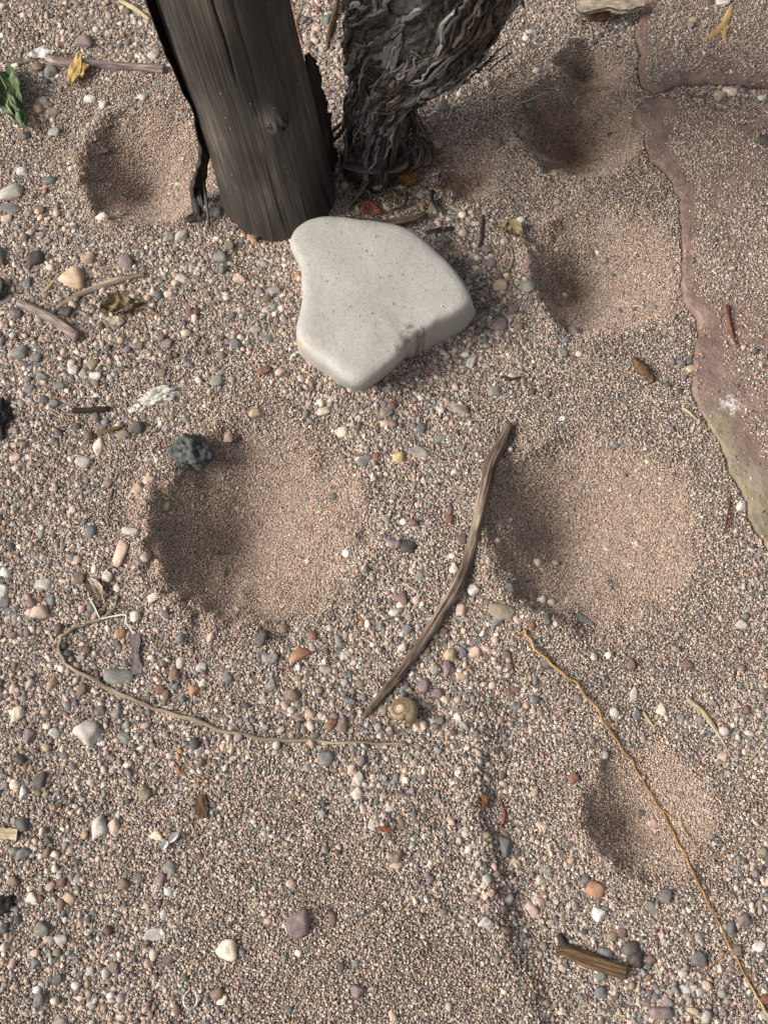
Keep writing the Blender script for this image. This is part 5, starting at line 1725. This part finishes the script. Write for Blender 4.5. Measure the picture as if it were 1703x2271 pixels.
def brown_patches(C, x, y):
    """darker, browner grains in ragged patches near the vine and upper right pits"""
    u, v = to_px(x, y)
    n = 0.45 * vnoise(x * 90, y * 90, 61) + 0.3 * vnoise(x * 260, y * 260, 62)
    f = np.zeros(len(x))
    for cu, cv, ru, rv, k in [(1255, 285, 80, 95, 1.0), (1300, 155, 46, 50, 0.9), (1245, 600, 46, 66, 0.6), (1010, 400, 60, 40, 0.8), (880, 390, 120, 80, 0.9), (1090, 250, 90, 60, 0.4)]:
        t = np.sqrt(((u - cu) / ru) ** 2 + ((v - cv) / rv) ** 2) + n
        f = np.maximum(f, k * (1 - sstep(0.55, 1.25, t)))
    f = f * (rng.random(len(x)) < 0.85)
    return C * (1 - f[:, None] * (1 - np.array([0.60, 0.53, 0.44])))  # pulls grain colour towards dark brown inside the patches


def muted(C, k):
    return C * (1 - k) + k * C.mean(0) * rng.uniform(0.9, 1.1, (len(C), 1))


C = brown_patches(muted(C, 0.10) * np.array([1.005, 1.0, 0.985]), P[:, 0], P[:, 1])
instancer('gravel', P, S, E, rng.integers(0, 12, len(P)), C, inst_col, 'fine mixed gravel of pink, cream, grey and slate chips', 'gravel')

# sand: a jittered carpet so nothing is left bare; finer and paler where the pits have sorted it
def carpet(stp, sel):
    AX, AY = np.meshgrid(np.arange(-0.30, 0.31, stp), np.arange(-0.085, 0.62, stp))
    x = (AX + rng.uniform(-0.6, 0.6, AX.shape) * stp).ravel(); y = (AY + rng.uniform(-0.6, 0.6, AY.shape) * stp).ravel()
    u, v = to_px(x, y)
    k = (u > -150) & (u < 1860) & (v > -150) & (v < 2420) & ~blocked(x, y)
    x, y, u, v = x[k], y[k], u[k], v[k]
    pm = pit_map(x, y)
    k = (rng.random(len(x)) < pm) if sel else (rng.random(len(x)) > pm * 0.9)
    x, y, u, v, pm = x[k], y[k], u[k], v[k], pm[k]
    z, keep, slab = on_surface(x, y, u, v)
    return x[keep], y[keep], z[keep], pm[keep]


x1, y1, z1, p1 = carpet(0.00081, False)
x2, y2, z2, p2 = carpet(0.00060, True)
d = np.concatenate([0.00062 + 0.0007 * rng.random(len(x1)) ** 2.0, 0.00050 + 0.00045 * rng.random(len(x2)) ** 2.2])
fine = np.concatenate([np.zeros(len(x1), bool), np.ones(len(x2), bool)])
x, y, z = np.concatenate([x1, x2]), np.concatenate([y1, y2]), np.concatenate([z1, z2])
m = len(x)
sbvh = BVHTree.FromPolygons([stone.matrix_basis @ v_.co for v_ in stone.data.vertices], [tuple(p_.vertices) for p_ in stone.data.polygons])
dust = []
for k_ in range(260):
    q_ = Vector((stP.x + rng.normal() * 0.028, stP.y + rng.normal() * 0.026, 0.1))
    h_ = sbvh.ray_cast(q_, Vector((0, 0, -1)), 0.2)
    if h_[0] is not None and h_[1].z > 0.8 and rng.random() < 0.14:
        dust.append(h_[0])
x = np.concatenate([x, [q_.x for q_ in dust]]); y = np.concatenate([y, [q_.y for q_ in dust]]); z = np.concatenate([z, [q_.z + 0.0002 for q_ in dust]])
d = np.concatenate([d, rng.uniform(0.0004, 0.0009, len(dust))]); fine = np.concatenate([fine, np.zeros(len(dust), bool)])
m = len(x)
S = np.stack([d * rng.uniform(0.85, 1.35, m), d * rng.uniform(0.75, 1.0, m), d * rng.uniform(0.6, 0.95, m)], 1) / 2
E = rng.uniform(-0.6, 0.6, (m, 3)); E[:, 2] = rng.uniform(0, 6.283, m)
z = z + rng.uniform(-0.35, 0.6, m) * d
w_sd = [{'pk': 0.46, 'cr': 0.17, 'tn': 0.14, 'wh': 0.05, 'lg': 0.07, 'or': 0.01, 'sl': 0.01, 'te': 0.005}.get(k_, 0.42 * w) for k_, w in PAL]
C = np.where(fine[:, None], pick_cols(m, w_sd, 1.12, (0.84, 1.12)), pick_cols(m, [0.5 * a_ + 0.5 * b_ for a_, b_ in zip(w_sd, w_gr)], 1.0, (0.80, 1.14)))
C = np.where(fine[:, None], muted(C, 0.42) * np.array([1.06, 1.005, 0.95]), muted(C, 0.2) * np.array([1.01, 1.0, 0.975]))
C = brown_patches(C, x, y)
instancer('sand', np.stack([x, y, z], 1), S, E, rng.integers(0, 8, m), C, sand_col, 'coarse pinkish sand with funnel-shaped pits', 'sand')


# coarser cover over the ground outside the picture
AX, AY = np.meshgrid(np.arange(-0.66, 0.70, 0.0019), np.arange(-0.36, 1.0, 0.0019))
x = (AX + rng.uniform(-0.001, 0.001, AX.shape)).ravel(); y = (AY + rng.uniform(-0.001, 0.001, AY.shape)).ravel()
u, v = to_px(x, y)
k = ~((u > -140) & (u < 1850) & (v > -140) & (v < 2410)) & (y < 0.98)
x, y = x[k], y[k]
k = (x - vb.x) ** 2 + (y - vb.y) ** 2 > 0.02 ** 2
x, y = x[k], y[k]
z = height(x, y)
for sl in (slabU, slabL):
    z = np.where(sd_poly(sl, x, y) < 0, SLAB_Z, z)
m = len(x)
d = rng.uniform(0.0019, 0.0033, m)
S = np.stack([d * rng.uniform(0.85, 1.3, m), d * rng.uniform(0.75, 1.0, m), d * rng.uniform(0.5, 0.8, m)], 1) / 2
E = rng.uniform(-0.5, 0.5, (m, 3)); E[:, 2] = rng.uniform(0, 6.283, m)
C = muted(pick_cols(m, w_gr, 0.96, (0.72, 1.2)), 0.22)
instancer('outer_gravel', np.stack([x, y, z + rng.uniform(-0.0003, 0.0005, m)], 1), S, E, rng.integers(0, 12, m), C, inst_col, 'gravel spread over the ground beyond the picture', 'gravel')
